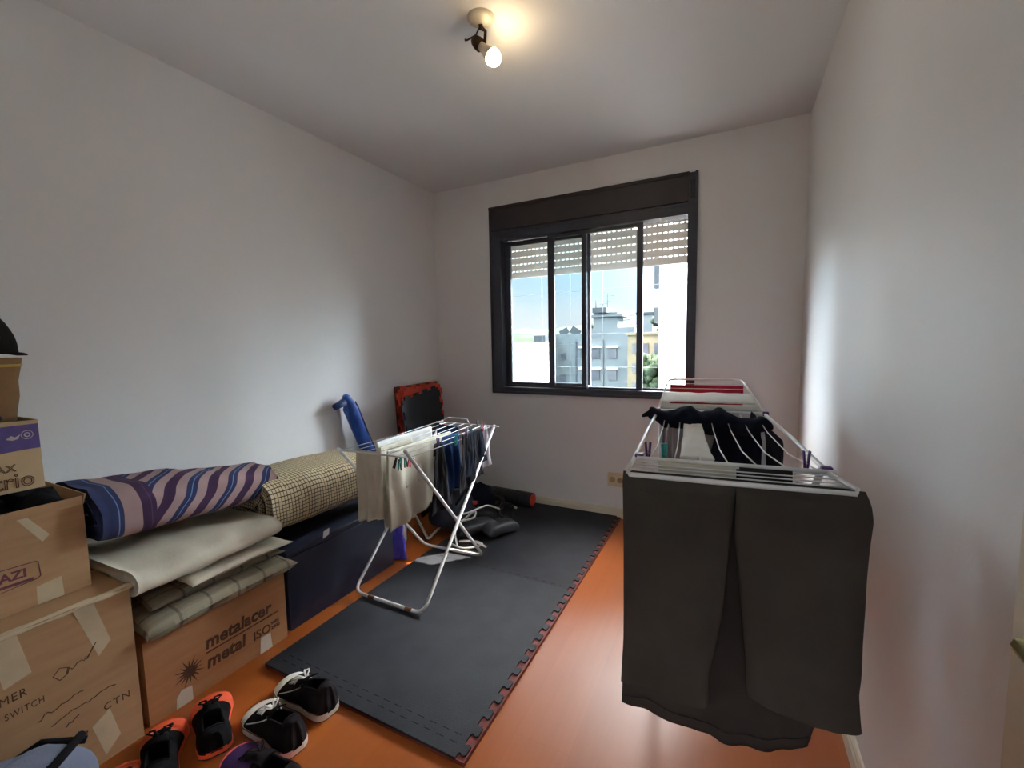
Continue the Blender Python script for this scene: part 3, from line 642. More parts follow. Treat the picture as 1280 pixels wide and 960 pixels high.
# tan bin with hat
bn = thing('fabric_bin', 'tan fabric storage bin with an ochre binding, on top of the printed carton', 'bin', (.22, .35, 1.091))
k = MB()
def binfn(u, v):
    a = 2*PI*u; sx, sy = .138*(1-.10*(1-v)), .215*(1-.10*(1-v)); p = .32
    cx_ = math.copysign(abs(math.cos(a))**p, math.cos(a)); sy_ = math.copysign(abs(math.sin(a))**p, math.sin(a))
    return (.215+sx*cx_, .315+sy*sy_+.004*nz3(u*8, v*4, 1), 1.092+.195*v)
k.grid(binfn, 48, 8, cu=True); k.add([binfn(i/48, 0) for i in range(48)], [tuple(range(48))]); part('bin_body', k, M['tan_bag'], bn, thick=.004)
k = MB(); k.tube([Vector(binfn(i/48, .88))+Vector((.0, 0, 0)) for i in range(48)], .005, 6, closed=True); part('binding', k, M['yellow'], bn)
k = MB(); k.grid(lambda u, v: (.235+.10*math.cos(2*PI*u)*math.sin(PI*v*.5), .42+.12*math.sin(2*PI*u)*math.sin(PI*v*.5), 1.445-.145*(v**2.2)+.008*nz3(u*5, v*5, 3)), 28, 10, cu=True)
k.grid(lambda u, v: (.235+(.10+.035*v)*math.cos(2*PI*u), .42+(.12+.02*v)*math.sin(2*PI*u), 1.300+.005*math.sin(u*20)), 28, 3, cu=True)
single('felt_hat', k, M['hat'], 'black felt hat resting on the tan fabric bin', 'hat', thick=.004)
k = MB(); k.tube([(.368, .30, 1.23), (.373, .36, 1.215), (.374, .41, 1.17), (.373, .44, 1.12), (.370, .45, 1.10)], [.006, .010, .012, .012, .010], 10)
single('grey_hose', k, M['slate_cloth'], 'ribbed grey tube curling down in front of the tan bin', 'hose')

# ------------------------------------------------------------ bedding on the boxes
def pillow_obj(name, lab, c, d, mat, rz=0, ry=0, rx=0, puff=.5, seed=0, amp=.012, cat='pillow', uvs=True, n=40, corner=.22):
    R = Matrix.Rotation(rz, 3, 'Z') @ Matrix.Rotation(ry, 3, 'Y') @ Matrix.Rotation(rx, 3, 'X'); c = Vector(c)
    def fn(sgn):
        def g(u, v):
            a, b_ = u*2-1, v*2-1
            e = max(0, (1-a**4))*max(0, (1-b_**4)); h = e**puff
            pin = 1-.07*(1-abs(a))**0*(abs(b_)**3)*(1-abs(a)**3)-.0
            x = a*d[0]/2*(1-.08*(1-b_*b_)*0-corner*.35*(1-abs(b_)**2)*abs(a)**6); y = b_*d[1]/2*(1-corner*.35*(1-abs(a)**2)*abs(b_)**6)
            w = nz3(a*3+seed, b_*3, sgn*2+seed, 1)*amp*1.3+nz3(a*7+seed, b_*7, sgn, 1)*amp*.5
            return c+R@Vector((x, y, sgn*(d[2]/2*h)+w*(h if abs(a) < 1 and abs(b_) < 1 else .4)))
        return g
    k = MB(); k.grid(fn(1), n, n, uvf=lambda u, v: (u*d[0], v*d[1])); k.grid(fn(-1), n, n, uvf=lambda u, v: (u*d[0], v*d[1]))
    nn_ = (n+1)*(n+1)
    # stitch the rim
    rim = [i for i in range(n+1)]+[j*(n+1)+n for j in range(1, n+1)]+[n*(n+1)+i for i in range(n-1, -1, -1)]+[j*(n+1) for j in range(n-1, 0, -1)]
    for a, b_ in zip(rim, rim[1:]+rim[:1]): k.f.append([a, b_, b_+nn_, a+nn_]); k.sm.append(True); k.mi.append(0); k.uv.append([(0, 0)]*4)
    return single(name, k, mat, lab, cat, origin=(c[0], c[1], c[2]-d[2]/2))
pillow_obj('plaid_cushion', 'flat faded plaid cushion, lowest one lying directly on the printed box', (.36, .935, .344), (.52, .57, .080), M['plaid'], rz=.02, puff=.30, seed=1, amp=.006, cat='cushion')
pillow_obj('plaid_cushion', 'thin folded plaid cushion between the lower plaid cushion and the ivory pillow', (.33, .95, .407), (.49, .50, .040), M['plaid'], rz=-.03, puff=.30, seed=4, amp=.006, cat='cushion')
pillow_obj('ivory_pillow', 'thin ivory pillow whose corner pokes out beneath the folded ivory duvet', (.36, 1.00, .446), (.50, .42, .038), M['pillow'], rz=.05, rx=-.03, puff=.36, seed=7, amp=.008)
def roll(name, lab, mat, ya, yb, cx, cz, w, h, turns, th, seed, cat, shiftz=0.0, skew=0.0, rad=.45, amp=.006, taper=0.0, uoff=0.0, ny=26, flapn=0, ycurve=0):
    """a folded sheet of thickness th swept as a rounded spiral, extruded along Y"""
    n = int(turns*44); cen = []
    for i in range(n+1):
        t = i/n; a = 1.3*PI-2*PI*turns*t; sc = 1-(1-.10)*t if False else (1-t*(1-.12))
        ca, sa = math.cos(a), math.sin(a); p = rad
        hx = math.copysign(abs(ca)**p, ca)*(w/2-th/2); hz = math.copysign(abs(sa)**p, sa)*(h/2-th/2)
        layer = (1-t)
        fx = max(.02, w/2-th/2-(1.08*th*turns*t))/(w/2-th/2); fz = max(.02, h/2-th/2-(1.08*th*turns*t))/(h/2-th/2)
        cen.append(Vector((hx*fx, 0, hz*fz)))
    s = [0]
    for i in range(n): s.append(s[-1]+(cen[i+1]-cen[i]).length)
    nor = []
    for i in range(n+1):
        tg = cen[min(i+1, n)]-cen[max(i-1, 0)]; tg.normalize(); nor.append(Vector((-tg.z, 0, tg.x)))
    loop = [(i, 1) for i in range(n+1)]+[(i, 0) for i in range(n, -1, -1)]; K = len(loop); k = MB()
    def pos(j, v):
        i, sd_ = loop[j % K]; p = cen[i]+nor[i]*(th/2*(.92 if sd_ else -.92))
        y = ya+(yb-ya)*v; e_ = math.sin(PI*v)**.35 if 0 < v < 1 else 0
        x = cx+p.x*(1-taper*v)+skew*(v-.5); z = cz+p.z*(1-taper*v)*(.93+.07*e_)+shiftz*(v-.5)
        wv = amp*(nz3(x*5+seed, y*5, z*5)+.6*nz3(x*13, y*13+seed, z*13))
        yy = y+amp*1.2*nz3(p.x*9, seed+7, p.z*9)*(1 if v in (0, 1) else .5)
        return (x+wv*.9, yy+ycurve*p.z, z+wv)
    vs = [pos(j, v/ny) for v in range(ny+1) for j in range(K)]; fs = []; uvs = []
    for v in range(ny):
        for j in range(K):
            j2 = (j+1) % K; fs.append((v*K+j, v*K+j2, (v+1)*K+j2, (v+1)*K+j))
            u0, u1 = s[loop[j][0]]+uoff, s[loop[j2][0]]+uoff; y0_, y1_ = (yb-ya)*v/ny, (yb-ya)*(v+1)/ny
            uvs.append([(u0, y0_), (u1, y0_), (u1, y1_), (u0, y1_)])
    for e_, flip in ((0, 1), (ny, 0)):
        for i in range(n):
            a, b_ = e_*K+i, e_*K+i+1; c_, d_ = e_*K+(K-1-i-1), e_*K+(K-1-i)
            f = (a, b_, c_, d_) if flip else (d_, c_, b_, a); fs.append(f)
            q0, q1 = s[i], s[i+1]; y_ = 0 if e_ == 0 else (yb-ya); q = [(q0, y_), (q1, y_), (q1, y_+th), (q0, y_+th)]; uvs.append(q if flip else q[::-1])
    k.add(vs, fs, True, uvs)
    return single(name, k, mat, lab, cat)
roll('ivory_duvet', 'folded ivory duvet with a fat rounded end, under the striped quilt', M['pillow'], .650, 1.185, .350, .520, .575, .130, 2.0, .040, 15, 'duvet', shiftz=-.01, skew=-.02, rad=.62, amp=.018, taper=.08)
# navy chest under the checked blanket
nv = thing('navy_storage_chest', 'dark navy fabric-covered chest under the checked blanket', 'chest', (.30, 1.55, 0))
part('chest_body', MB().bb(.05, .548, 1.215, 1.90, 0, .345, .006), M['navy'], nv); part('chest_lid', MB().bb(.045, .553, 1.210, 1.905, .347, .378, .006), M['navy'], nv)
roll('checked_blanket', 'thick rolled cream blanket with a thin dark grid, lying on the navy chest', M['check'], 1.195, 1.865, .305, .552, .49, .330, 2.6, .052, 3, 'blanket', shiftz=-.02, rad=.52, amp=.010)
roll('striped_quilt', 'bulky rolled quilt with diagonal navy, plum and mauve stripes, on the ivory pillow', M['stripe'], .610, 1.285, .310, .700, .43, .275, 2.3, .052, 8, 'quilt', shiftz=-.085, skew=-.04, rad=.62, amp=.016, taper=.26)
single('fabric_tag', MB().poly([(1.40, .372), (1.435, .380), (1.44, .412), (1.405, .405)], .566, .5675, 'x'), M['white_cloth'], 'small white fabric tag hanging from the checked blanket', 'tag')

# blue folder and things between chest and rack
bb_ = MB(); bb_.grid(lambda u, v: (.49+.03*u+.05*(1-v)*u, 1.925+.06*u+.02*nz3(u*3, v*4, 2), .002+.34*v), 10, 16)
single('blue_violet_bag', bb_, M['violet'], 'upright blue-violet bag squeezed between navy chest and small rack', 'bag', thick=.035)
k = MB(); k.box((.36, 2.12, .085), (.14, .10, .16), rz=.5, bev=.004); single('white_carton', k, M['white_plastic'], 'small white carton on the floor behind the blue-violet bag', 'carton')
k = MB(); k.grid(lambda u, v: Vector((.42, 2.60, .075))+Vector((math.cos(2*PI*u)*math.sin(PI*v)*.085, math.sin(2*PI*u)*math.sin(PI*v)*.06, math.cos(PI*v)*.073))*(1+.3*nz3(u*6, v*6, 4)), 20, 14, cu=True)
pp = single('purple_packet', k, [M['purple_pl']], 'crumpled purple and white plastic packet on the floor behind the small rack', 'packet')
k = MB(); k.grid(lambda u, v: Vector((.42, 2.60, .075))+Vector((math.cos(.4+1.6*u-1.9)*.088, math.sin(.4+1.6*u-1.9)*.063, -.03+.06*v)), 10, 4); part('packet_label', k, M['white_plastic'], pp, thick=.004)

# ------------------------------------------------------------ drying rack by the wall (small one)
def arc_u(a, b_, c, d, r=.05, n=5):
    """tube path a -> b -> c -> d with rounded corners at b and c"""
    a, b_, c, d = map(Vector, (a, b_, c, d)); pts = [a]
    for p, q, s in ((a, b_, c), (b_, c, d)):
        i = (p-q).normalized(); o = (s-q).normalized()
        for t in range(n+1):
            w = t/n; pts.append(q+i*r*(1-w)**2+o*r*w**2)
    pts.append(d); return pts
XL, XR = .600, 1.05; ZM = .029
rk = thing('drying_rack', 'small white folding drying rack with crossed legs, standing on the black mat', 'drying rack', (.82, 1.9, .02))
k = MB(); k.tube(arc_u((XL, 2.36, .800), (XL, 1.545, ZM+.004), (XR, 1.545, ZM+.004), (XR, 2.27, .815), .055), .0085, 10); part('leg_frame', k, M['rod'], rk)
k = MB(); k.tube(arc_u((XL-.01, 1.50, .800), (.595, 2.13, ZM+.004), (1.015, 2.16, ZM+.004), (XR+.012, 1.45, .845), .055), .0085, 10); part('leg_frame', k, M['rod'], rk)
k = MB(); k.tube([(XL-.025, 1.51, .790), (XR+.02, 1.50, .800)], .0045, 8); part('end_bar', k, M['rod'], rk)
k = MB(); k.tube([(XL, 2.36, .800), (XL+.02, 2.40, .815), (XL+.18, 2.385, .815), (XL+.22, 2.34, .800)], .0045, 8); k.tube([(XL-.02, 2.32, .795), (XR+.04, 2.25, .812)], .0045, 8); part('end_bar', k, M['rod'], rk)
for i in range(7):
    xx = XL+.02+i*(XR-XL-.04)/6
    k = MB(); k.tube([(xx, 1.505, .797), (xx, 1.9, .793), (xx, 2.31-.07*i/6, .806)], .0017, 6); part('wire', k, M['rod'], rk)
for (yy, xx) in ((1.545, .72), (1.545, .96)):
    k = MB(); k.tube([(xx-.02, yy, ZM+.004), (xx+.02, yy, ZM+.004)], .0091, 10); part('rust_patch', k, M['rust'], rk)
# another tubular frame folded on the floor behind
k = MB(); k.tube(arc_u((.21, 2.50, .035), (.57, 2.20, .035), (.52, 2.42, .035), (.46, 2.60, .035), .03), .009, 8)
single('folded_tube_frame', k, M['rod'], 'thin white tubular frame lying on the floor behind the small rack', 'frame')

def drape(name, lab, mat, a, b_, df, db, nrm, folds=4, amp=.012, seed=0, cat='laundry', hemf=None, th=.003, top=.004, nu=36, nv=40, spread=.0, parent=None, flare=0.0):
    """cloth hung over the line a-b: df in front (towards nrm), db behind"""
    a, b_, nrm = Vector(a), Vector(b_), Vector(nrm).normalized(); d = (b_-a); tot = df+db
    def fn(u, v):
        s = -db+v*tot; dd = abs(s); side = 1 if s > 0 else -1
        hem = 1+(hemf(u) if hemf else 0)+.03*nz3(u*4, seed, 2)
        dd2 = dd*hem; k_ = min(1, dd/.05)
        off = side*(top*k_**.5+spread*dd2)+amp*min(1, dd/.12)*(math.sin(u*folds*2*PI+seed+nz3(u*3, v*2, seed)*2)+.5*nz3(u*7+seed, v*6, side))
        lat = flare*(u-.5)*dd2
        return a+d*u+d.normalized()*(lat+.25*amp*nz3(u*5, v*5, seed+9))+nrm*off+Vector((0, 0, top*(1-k_)-dd2))
    k = MB(); k.grid(fn, nu, nv, uvf=lambda u, v: (u*d.length, v*tot))
    return single(name, k, mat, lab, cat, thick=th)
Xn = (1, 0, 0)
GS = 'laundry on the small rack'
drape('beige_cloth', 'thin beige cloth hanging at the near left corner of the small rack', M['beige_cloth'], (.70, 1.515, .800), (.86, 1.515, .803), .36, .10, (.2, -1, 0), 2.2, .010, 2, hemf=lambda u: -.1*u)
drape('white_towel', 'large off-white towel hanging lengthwise over the near wires of the small rack', M['beige_cloth'], (.86, 1.555, .800), (.86, 2.08, .800), .36, .20, Xn, 3.3, .010, 4, hemf=lambda u: .18*(1-u)-.05)
drape('white_towel', 'second white towel hanging behind the large off-white one', M['white_cloth'], (.69, 1.66, .802), (.69, 2.12, .806), .30, .30, Xn, 3.0, .010, 6)
drape('beige_cloth', 'long beige shirt hanging lowest between the crossed legs of the small rack', M['beige_cloth'], (.77, 1.60, .802), (.77, 1.84, .802), .44, .22, Xn, 2.0, .012, 9)
drape('black_sock', 'long black stocking hanging by a purple peg from the middle of the small rack', M['black_cloth'], (1.02, 1.715, .812), (1.02, 1.775, .812), .345, .06, Xn, 1.3, .010, 1, flare=.35)
drape('blue_towel', 'blue towel hanging behind the black stocking', M['blue_cloth'], (.93, 1.90, .804), (.93, 2.06, .804), .32, .20, Xn, 2, .012, 3)
drape('blue_towel', 'blue towel lying over the far end of the small rack', M['blue_cloth'], (.68, 2.20, .806), (.85, 2.18, .806), .26, .16, (.3, 1, 0), 2, .010, 5)
drape('grey_cloth', 'pale grey cloth hanging at the far right corner of the small rack', M['lilac_cloth'], (1.02, 2.16, .816), (1.02, 2.22, .820), .25, .12, Xn, 1, .008, 8, flare=.3)
for i, (yy, ln, sd_, lab) in enumerate([(1.955, .30, 2, 'widest black sock of the row near the red peg'), (2.005, .24, 5, 'thin dark sock second in the row near the red peg'), (2.055, .27, 7, 'dark navy sock in the middle of the row near the red peg'), (2.105, .19, 11, 'short dark sock last in the row near the red peg')]):
    drape('dark_sock', lab, M['black_cloth'] if i % 2 == 0 else M['navy_cloth'], (1.045, yy-.024, .818), (1.045, yy+.024, .818), ln, .05, (1, .1*i, 0), .8, .008, sd_, group if False else 'sock', flare=.45)
def peg(mat, lab, loc, rz, rx=0, group='clothes pegs'):
    t = thing('clothes_peg', lab, 'clothes peg', loc, rz, group); t.rotation_euler = (rx, 0, rz)
    for s in (-1, 1):
        k = MB(); k.box((s*.0042, 0, .006), (.0042, .009, .052), ry=s*.09, bev=.0012); part('jaw', k, mat, t, local=True)
    k = MB(); k.tube([(-.007, 0, .004), (0, .005, .006), (.007, 0, .004), (0, -.005, .002)], .0011, 5, closed=True); part('spring', k, M['chrome'], t, local=True)
    return t
p1 = peg(M['purple_pl'], 'purple peg gripping the long black stocking', (1.02, 1.745, .808), 0)
p2 = peg(M['red_pl'], 'red peg at the far right end of the small rack', (1.048, 2.135, .822), .4)
p3 = peg(M['teal'], 'teal peg on the wire between the black stocking and the socks', (1.045, 1.86, .795), .8)
dup(p3, (1.035, 1.885, .797), -.5, 'second teal peg beside the one in the middle of the small rack')
dup(p1, (1.046, 1.965, .818), .3, 'purple peg gripping the widest black sock')
for i, (mt, lab, lc, rz) in enumerate([('teal', 'teal peg hanging at the near end bar of the small rack', (.985, 1.505, .775), .3), ('black', 'black peg leftmost in the cluster on the near end bar', (.955, 1.505, .772), -.5), ('teal', 'dark teal peg tilted in the middle of the near cluster', (1.005, 1.515, .780), 1.0), ('red_pl', 'red peg at the right of the cluster on the near end bar', (1.030, 1.515, .785), .2), ('black', 'black peg hanging below the teal ones at the near end bar', (.97, 1.512, .762), .9)]):
    peg(M[mt], lab, lc, rz, rx=PI*.9)
peg(M['black'], 'dark peg at the far end bar of the small rack', (.93, 2.27, .812), .4); peg(M['teal'], 'pale teal peg between the socks and far end bar', (1.0, 2.08, .80), 1.1)

# ------------------------------------------------------------ gym gear on the far mat
ZT = .0205
rl = thing('foam_roller', 'black ribbed foam roller with orange ends against the back wall', 'foam roller', (.76, 3.05, ZT))
k = MB(); prof = [(.040, 0)]
for i in range(19):
    x_ = i*.0205; prof += [(.057, x_+.001), (.057, x_+.013), (.052, x_+.015), (.052, x_+.019)]
prof += [(.057, .391), (.040, .391)]; k.lathe(prof, 28, (.560, 3.050, ZT+.057), (1, -.06, 0)); part('roller_sleeve', k, M['black'], rl)
k = MB(); k.lathe([(.032, -.001), (.049, -.002), (.049, .002), (.032, .002), (.032, -.001)], 28, (.560+.391, 3.050-.0235, ZT+.057), (1, -.06, 0)); k.lathe([(.036, -.39), (.036, 0), (.033, 0), (.033, -.39), (.036, -.39)], 28, (.951, 3.0265, ZT+.057), (1, -.06, 0)); part('roller_core', k, M['mat_red'], rl)
def ankle(lab, c, rz, L_=.25, w=.12):
    t = thing('ankle_weight', lab, 'ankle weight', c, rz, 'ankle weights')
    def fn(u, v):
        a = 2*PI*u; b_ = (v*2-1); h = (1-abs(b_)**6)**.5*.040*(1-.10*math.exp(-(b_*6)**2)); return (b_*L_/2, math.copysign(abs(math.cos(a))**.5, math.cos(a))*w/2*(1-abs(b_)**10*.12), .042+math.copysign(abs(math.sin(a))**.6, math.sin(a))*h+.014*math.sin(PI*(v))*1)
    k = MB(); k.grid(fn, 24, 24, cu=True); part('pad', k, M['pad'], t, local=True)
    k = MB(); k.box((0, 0, .098), (.05, w*.8, .003), bev=.001); part('strap', k, M['black'], t, local=True)
    return t
ankle('long black ankle weight lying nearest the white cord', (.795, 2.43, ZT), 1.02, .30, .125)
ankle('short black ankle weight at the right of the gear pile', (.955, 2.49, ZT), 1.06, .24, .125)
ankle('black ankle weight underneath at the back of the gear pile', (.72, 2.62, ZT), .5, .24, .10)
gb = thing('gym_bag', 'dark slate gym bag slumped on the mat below the hanging socks', 'bag', (.62, 2.52, ZT))
k = MB(); k.grid(lambda u, v: Vector((.60, 2.45, ZT+.13))+Vector((math.cos(2*PI*u)*math.sin(PI*v)*.145, math.sin(2*PI*u)*math.sin(PI*v)*.17, math.cos(PI*v)*.128))*(1+.18*nz3(math.cos(2*PI*u)*2, math.sin(2*PI*u)*2, v*4)), 32, 20, cu=True); part('bag_body', k, M['slate_cloth'], gb)
k = MB(); k.tube([(.68, 2.36, ZT+.20), (.72, 2.40, ZT+.27), (.70, 2.48, ZT+.29), (.66, 2.55, ZT+.22)], .009, 8); part('bag_handle', k, M['black_cloth'], gb)
k = MB(); k.grid(lambda u, v: Vector((.64, 2.74, ZT+.12))+Vector((math.cos(2*PI*u)*math.sin(PI*v)*.12, math.sin(2*PI*u)*math.sin(PI*v)*.10, math.cos(PI*v)*.118))*(1+.25*nz3(math.cos(2*PI*u)*2, math.sin(2*PI*u)*2, v*5+3)), 28, 18, cu=True)
single('navy_pouch', k, M['navy_cloth'], 'navy soft pouch leaning at the back of the gear pile', 'pouch')
def loopcurve(c, pts, r, name, mat, lab, cat):
    P_ = []; q = [Vector(p)+Vector(c) for p in pts]
    for i in range(len(q)-1):
        p0, p1_, p2_, p3_ = q[max(i-1, 0)], q[i], q[i+1], q[min(i+2, len(q)-1)]
        for s in range(6):
            t = s/6; P_.append(.5*((2*p1_)+(p2_-p0)*t+(2*p0-5*p1_+4*p2_-p3_)*t*t+(3*p1_-p0-3*p2_+p3_)*t**3))
    P_.append(q[-1]); k = MB(); k.tube(P_, r, 8); return single(name, k, mat, lab, cat)
loopcurve((0, 0, ZT), [(.86, 2.66, .10), (.79, 2.62, .13), (.80, 2.50, .16), (.755, 2.40, .15), (.70, 2.36, .14), (.745, 2.30, .13), (.82, 2.36, .14), (.80, 2.42, .16), (.74, 2.36, .11), (.74, 2.27, .07), (.78, 2.22, .03), (.80, 2.20, .012)], .0062, 'skipping_rope', M['rope'], 'thick knotted white rope looping over the gym bag', 'rope')
loopcurve((0, 0, ZT), [(.76, 2.20, .016), (.84, 2.19, .012), (.90, 2.23, .012), (.93, 2.29, .010), (.88, 2.31, .010), (.82, 2.28, .018), (.80, 2.23, .03), (.88, 2.27, .026), (.97, 2.27, .009)], .0062, 'skipping_rope', M['rope'], 'frayed white rope end lying flat on the mat before the ankle weights', 'rope')
for i, (c, r, lab) in enumerate([((.76, 2.80, .08), .052, 'black elastic exercise band coiled upright behind the ankle weights'), ((.88, 2.72, .07), .055, 'black exercise band coil nearest the foam roller'), ((.70, 2.88, .07), .05, 'black exercise band coil at the back near the wall')]):
    k = MB()
    k.tube([Vector((c[0], c[1], ZT+c[2]))+Vector((math.cos(a)*r, math.sin(a)*r*.5, math.sin(a)*r*.85+(.006*math.sin(3*a)))) for a in [2*PI*j/48*2.0 for j in range(49)]], .009, 8); single('exercise_band', k, M['black'], lab, 'exercise band', 'exercise bands')
k = MB(); k.tube([(.62, 2.78, ZT+.012), (.66, 2.82, ZT+.03), (.70, 2.85, ZT+.04), (.78, 2.89, ZT+.05), (.835, 2.86, ZT+.055)], .004, 6)
jr = single('jump_rope', k, M['black'], 'black jump rope with a short white handle in front of the roller', 'rope')
k = MB(); k.tube([(.835, 2.86, ZT+.055), (.90, 2.845, ZT+.05)], .0085, 10); part('handle', k, M['rod'], jr)
k = MB(); k.box((.71, 2.545, ZT+.165), (.05, .03, .02), rz=.3, bev=.004); single('orange_buckle', k, M['mat_red'], 'small orange buckle lying on the gym bag', 'buckle')

# ------------------------------------------------------------ big drying rack on the right
BX, BY, BA = 2.341, 1.035, math.radians(5.6)
RB = Matrix.Rotation(BA, 3, 'Z')
def B(x, y, z): 
    q = RB@Vector((x, y, 0)); return Vector((BX+q.x, BY+q.y, z))
br_ = thing('drying_rack', 'large white winged drying rack beside the right wall, loaded with trousers', 'drying rack', (BX-.05, BY+.5, 0))
HX = .222
k = MB(); k.tube([B(-.205, .96, 1.0), B(-.215, .5, 1.0), B(-HX, .10, .998), B(-.231, .035, .990), B(-.222, .016, .986), B(0, .013, .986), B(.222, .016, .986), B(.229, .035, .990), B(HX-.02, .10, .998), B(.205, .5, 1.0), B(.205, .96, 1.0)], .006, 8); part('main_frame', k, M['rod'], br_)
k = MB(); k.tube(arc_u(B(-.205, .95, 1.0), B(-.178, 1.50, 1.095), B(.180, 1.50, 1.095), B(.205, .95, 1.0), .05), .0055, 8); part('wing_frame', k, M['rod'], br_)
for (yy, xx, zz) in ((.96, .205, 1.002), (.12, .215, 1.0)):
    k = MB(); k.tube([B(-xx, yy, zz), B(xx, yy, zz)], .006, 8); part('cross_bar', k, M['rod'], br_)
for i in range(7):
    xx = -.17+i*.34/6; k = MB()
    k.tube([B(xx, .96, 1.0), B(xx*1.02, .7, .975), B(xx*1.05, .4, .972), B(xx*1.1, .12, 1.0)], .0019, 6); part('wire', k, M['rod'], br_)
for i in range(5):
    yy = .022+i*.020; k = MB(); k.tube([B(-.232+.002*i, yy, .988+.0025*i), B(.228-.003*i, yy, .988+.0025*i)], .0018, 6); part('wire', k, M['rod'], br_)
for i in range(5):
    f2 = (i+1)/6; k = MB(); xx = .205-.027*f2; k.tube([B(-xx, .96+.54*f2, 1.0+.095*f2), B(xx, .96+.54*f2, 1.0+.095*f2)], .0018, 6); part('wire', k, M['rod'], br_)
k = MB(); k.tube(arc_u(B(-.205, .18, .995), B(-.20, 1.05, .010), B(.20, 1.05, .010), B(.205, .18, .995), .05), .0085, 8); part('leg_frame', k, M['rod'], br_)
k = MB(); k.tube(arc_u(B(-.19, .90, .995), B(-.185, .62, .010), B(.185, .62, .010), B(.19, .90, .995), .05), .0085, 8); part('leg_frame', k, M['rod'], br_)
for (xx, yy) in ((-.21, .13), (.20, .13), (-.205, .96), (.207, .96)):
    k = MB(); k.box(B(xx, yy, 1.002), (.022, .020, .018), rz=BA, bev=.003); part('hinge_clip', k, M['purple_pl'], br_)

# trousers over the near wing
tr_ = thing('trousers', 'dark olive trousers hanging over the near end of the large rack, legs towards the camera', 'trousers', B(0, -.03, .40))
def interp(tbl, t):
    for (a, va), (b_, vb) in zip(tbl, tbl[1:]):
        if t <= b_: w = (t-a)/(b_-a) if b_ > a else 0; w = max(0, min(1, w)); return va+(vb-va)*w
    return tbl[-1][1]
def leg(xl, xr, hem, seed, yfr, ztop, nm='trouser_leg', mat=None, th=.020, back=False):
    """flattened fabric tube: xl/xr tables against depth 0..1, hem(u) = bottom z"""
    k = MB(); NU, NV = 72, 64
    def fn(u, v):
        a = 2*PI*u; cu_ = .5-.5*math.cos(a); s = math.sin(a)
        l_, r__ = interp(xl, v), interp(xr, v); x = l_+(r__-l_)*cu_
        zb = hem(cu_); z = ztop+(zb-ztop)*v
        grow = min(1, v/.10); t = (.004+th*grow*(.6+.4*v))
        fold = .003*math.sin(x*30+seed+v*1.5)*v+.0015*math.sin(x*83+seed*2+v*4)*v*v+.006*nz3(x*14, seed, v*2)*v+.016*nz3(x*7+seed, z*3, seed)*grow+.007*nz3(x*22+seed, z*7, seed)*grow+.006*nz3(x*30+z*12, seed, 3)*v
        yo = yfr-.006-.012*math.sin(min(1, v/.06)*PI/2)-t*math.copysign(abs(s)**.7, s)-fold+.035*v*0
        if v < .04: yo += (.04-v)*.3
        return B(x, yo, z+.003*math.cos(v*30)*grow)
    k.grid(fn, NU, NV, cu=True)
    k.add([fn(i/NU, 0) for i in range(NU)], [tuple(range(NU))]); 
    return part(nm, k, mat or M['trouser'], tr_)
leg([(0, -.238), (.3, -.234), (.8, -.234), (1, -.238)], [(0, .006), (.25, -.004), (.6, -.018), (.85, -.040), (1, -.042)], lambda u: .470-.006*u+.006*math.sin(u*7), 1.3, .022, .990)
leg([(0, .004), (.25, .004), (.5, .016), (.8, .030), (1, .036)], [(0, .240), (.1, .248), (.5, .244), (.85, .238), (1, .246)], lambda u: .512-.022*u+.006*math.sin(u*6+1), 4.1, .020, .990)
# seat / waist part that falls behind the legs and shows below them
k = MB()
wl = [(0, -.222), (1, -.240)]; wr = [(0, .222), (.7, .20), (1, .165)]
def waist(u, v):
    l_, r__ = interp(wl, v), interp(wr, v); x = l_+(r__-l_)*u; zb = interp([(0, .380), (.32, .364), (.57, .350), (.76, .355), (.92, .368), (1, .392)], u)+.006*nz3(u*9, 1, 1)
    z = .985+(zb-.985)*v
    return B(x, .055+.004*math.sin(u*15)*v+.022*nz3(u*6, v*4, 6)*v-.015*v, z)
k.grid(waist, 60, 44); part('waist_part', k, M['trouser_in'], tr_, thick=.006)
k = MB(); k.tube([Vector(waist(i/40, .955))+Vector((0, -.006, 0)) for i in range(41)], .0028, 5); part('waistband_seam', k, M['trouser_in'], tr_)
# other laundry on the big rack
drape('beige_strip_cloth', 'pale beige cloth folded flat over the rods right behind the trouser tops', M['beige_cloth'], B(-.16, .085, 1.003), B(.012, .085, 1.003), .03, .30, RB@Vector((0, -1, 0)), 2, .003, 1)
drape('brown_cloth', 'dark brown cloth folded over the rods, right of the pale beige one', M['trouser_in'], B(.018, .085, 1.003), B(.125, .085, 1.003), .03, .25, RB@Vector((0, -1, 0)), 2, .003, 4)
Yn = RB@Vector((0, -1, 0))
k = MB()
def bundle(u, v):
    a = 2*PI*v; x = -.262+.475*u; R_ = (.030+.012*math.sin(u*PI)+.010*nz3(u*9, 0, 2))*(.55 if u < .06 else 1)*(math.sin(PI*min(1, max(0, u*1.0)))**.25 if 0 < u < 1 else .25)
    rr = R_*(1+.30*nz3(u*14, math.cos(a)*1.5, math.sin(a)*1.5))
    return B(x, .83+math.cos(a)*rr*1.3+.012*math.sin(u*13), .995+.010*math.sin(u*22)-.028*max(0, u-.15)+math.sin(a)*rr*1.05)
k.grid(lambda u, v: bundle(v, u), 24, 60, cu=True)
single('dark_shirt', k, M['navy_cloth'], 'scrunched dark shirt bunched across the middle of the large rack', 'shirt')
drape('navy_tshirt', 'navy garment hanging under the scrunched dark shirt', M['navy_cloth'], B(.035, .87, .985), B(.165, .87, .985), .33, .30, Yn, 2, .014, 3, flare=.45, cat='shirt')
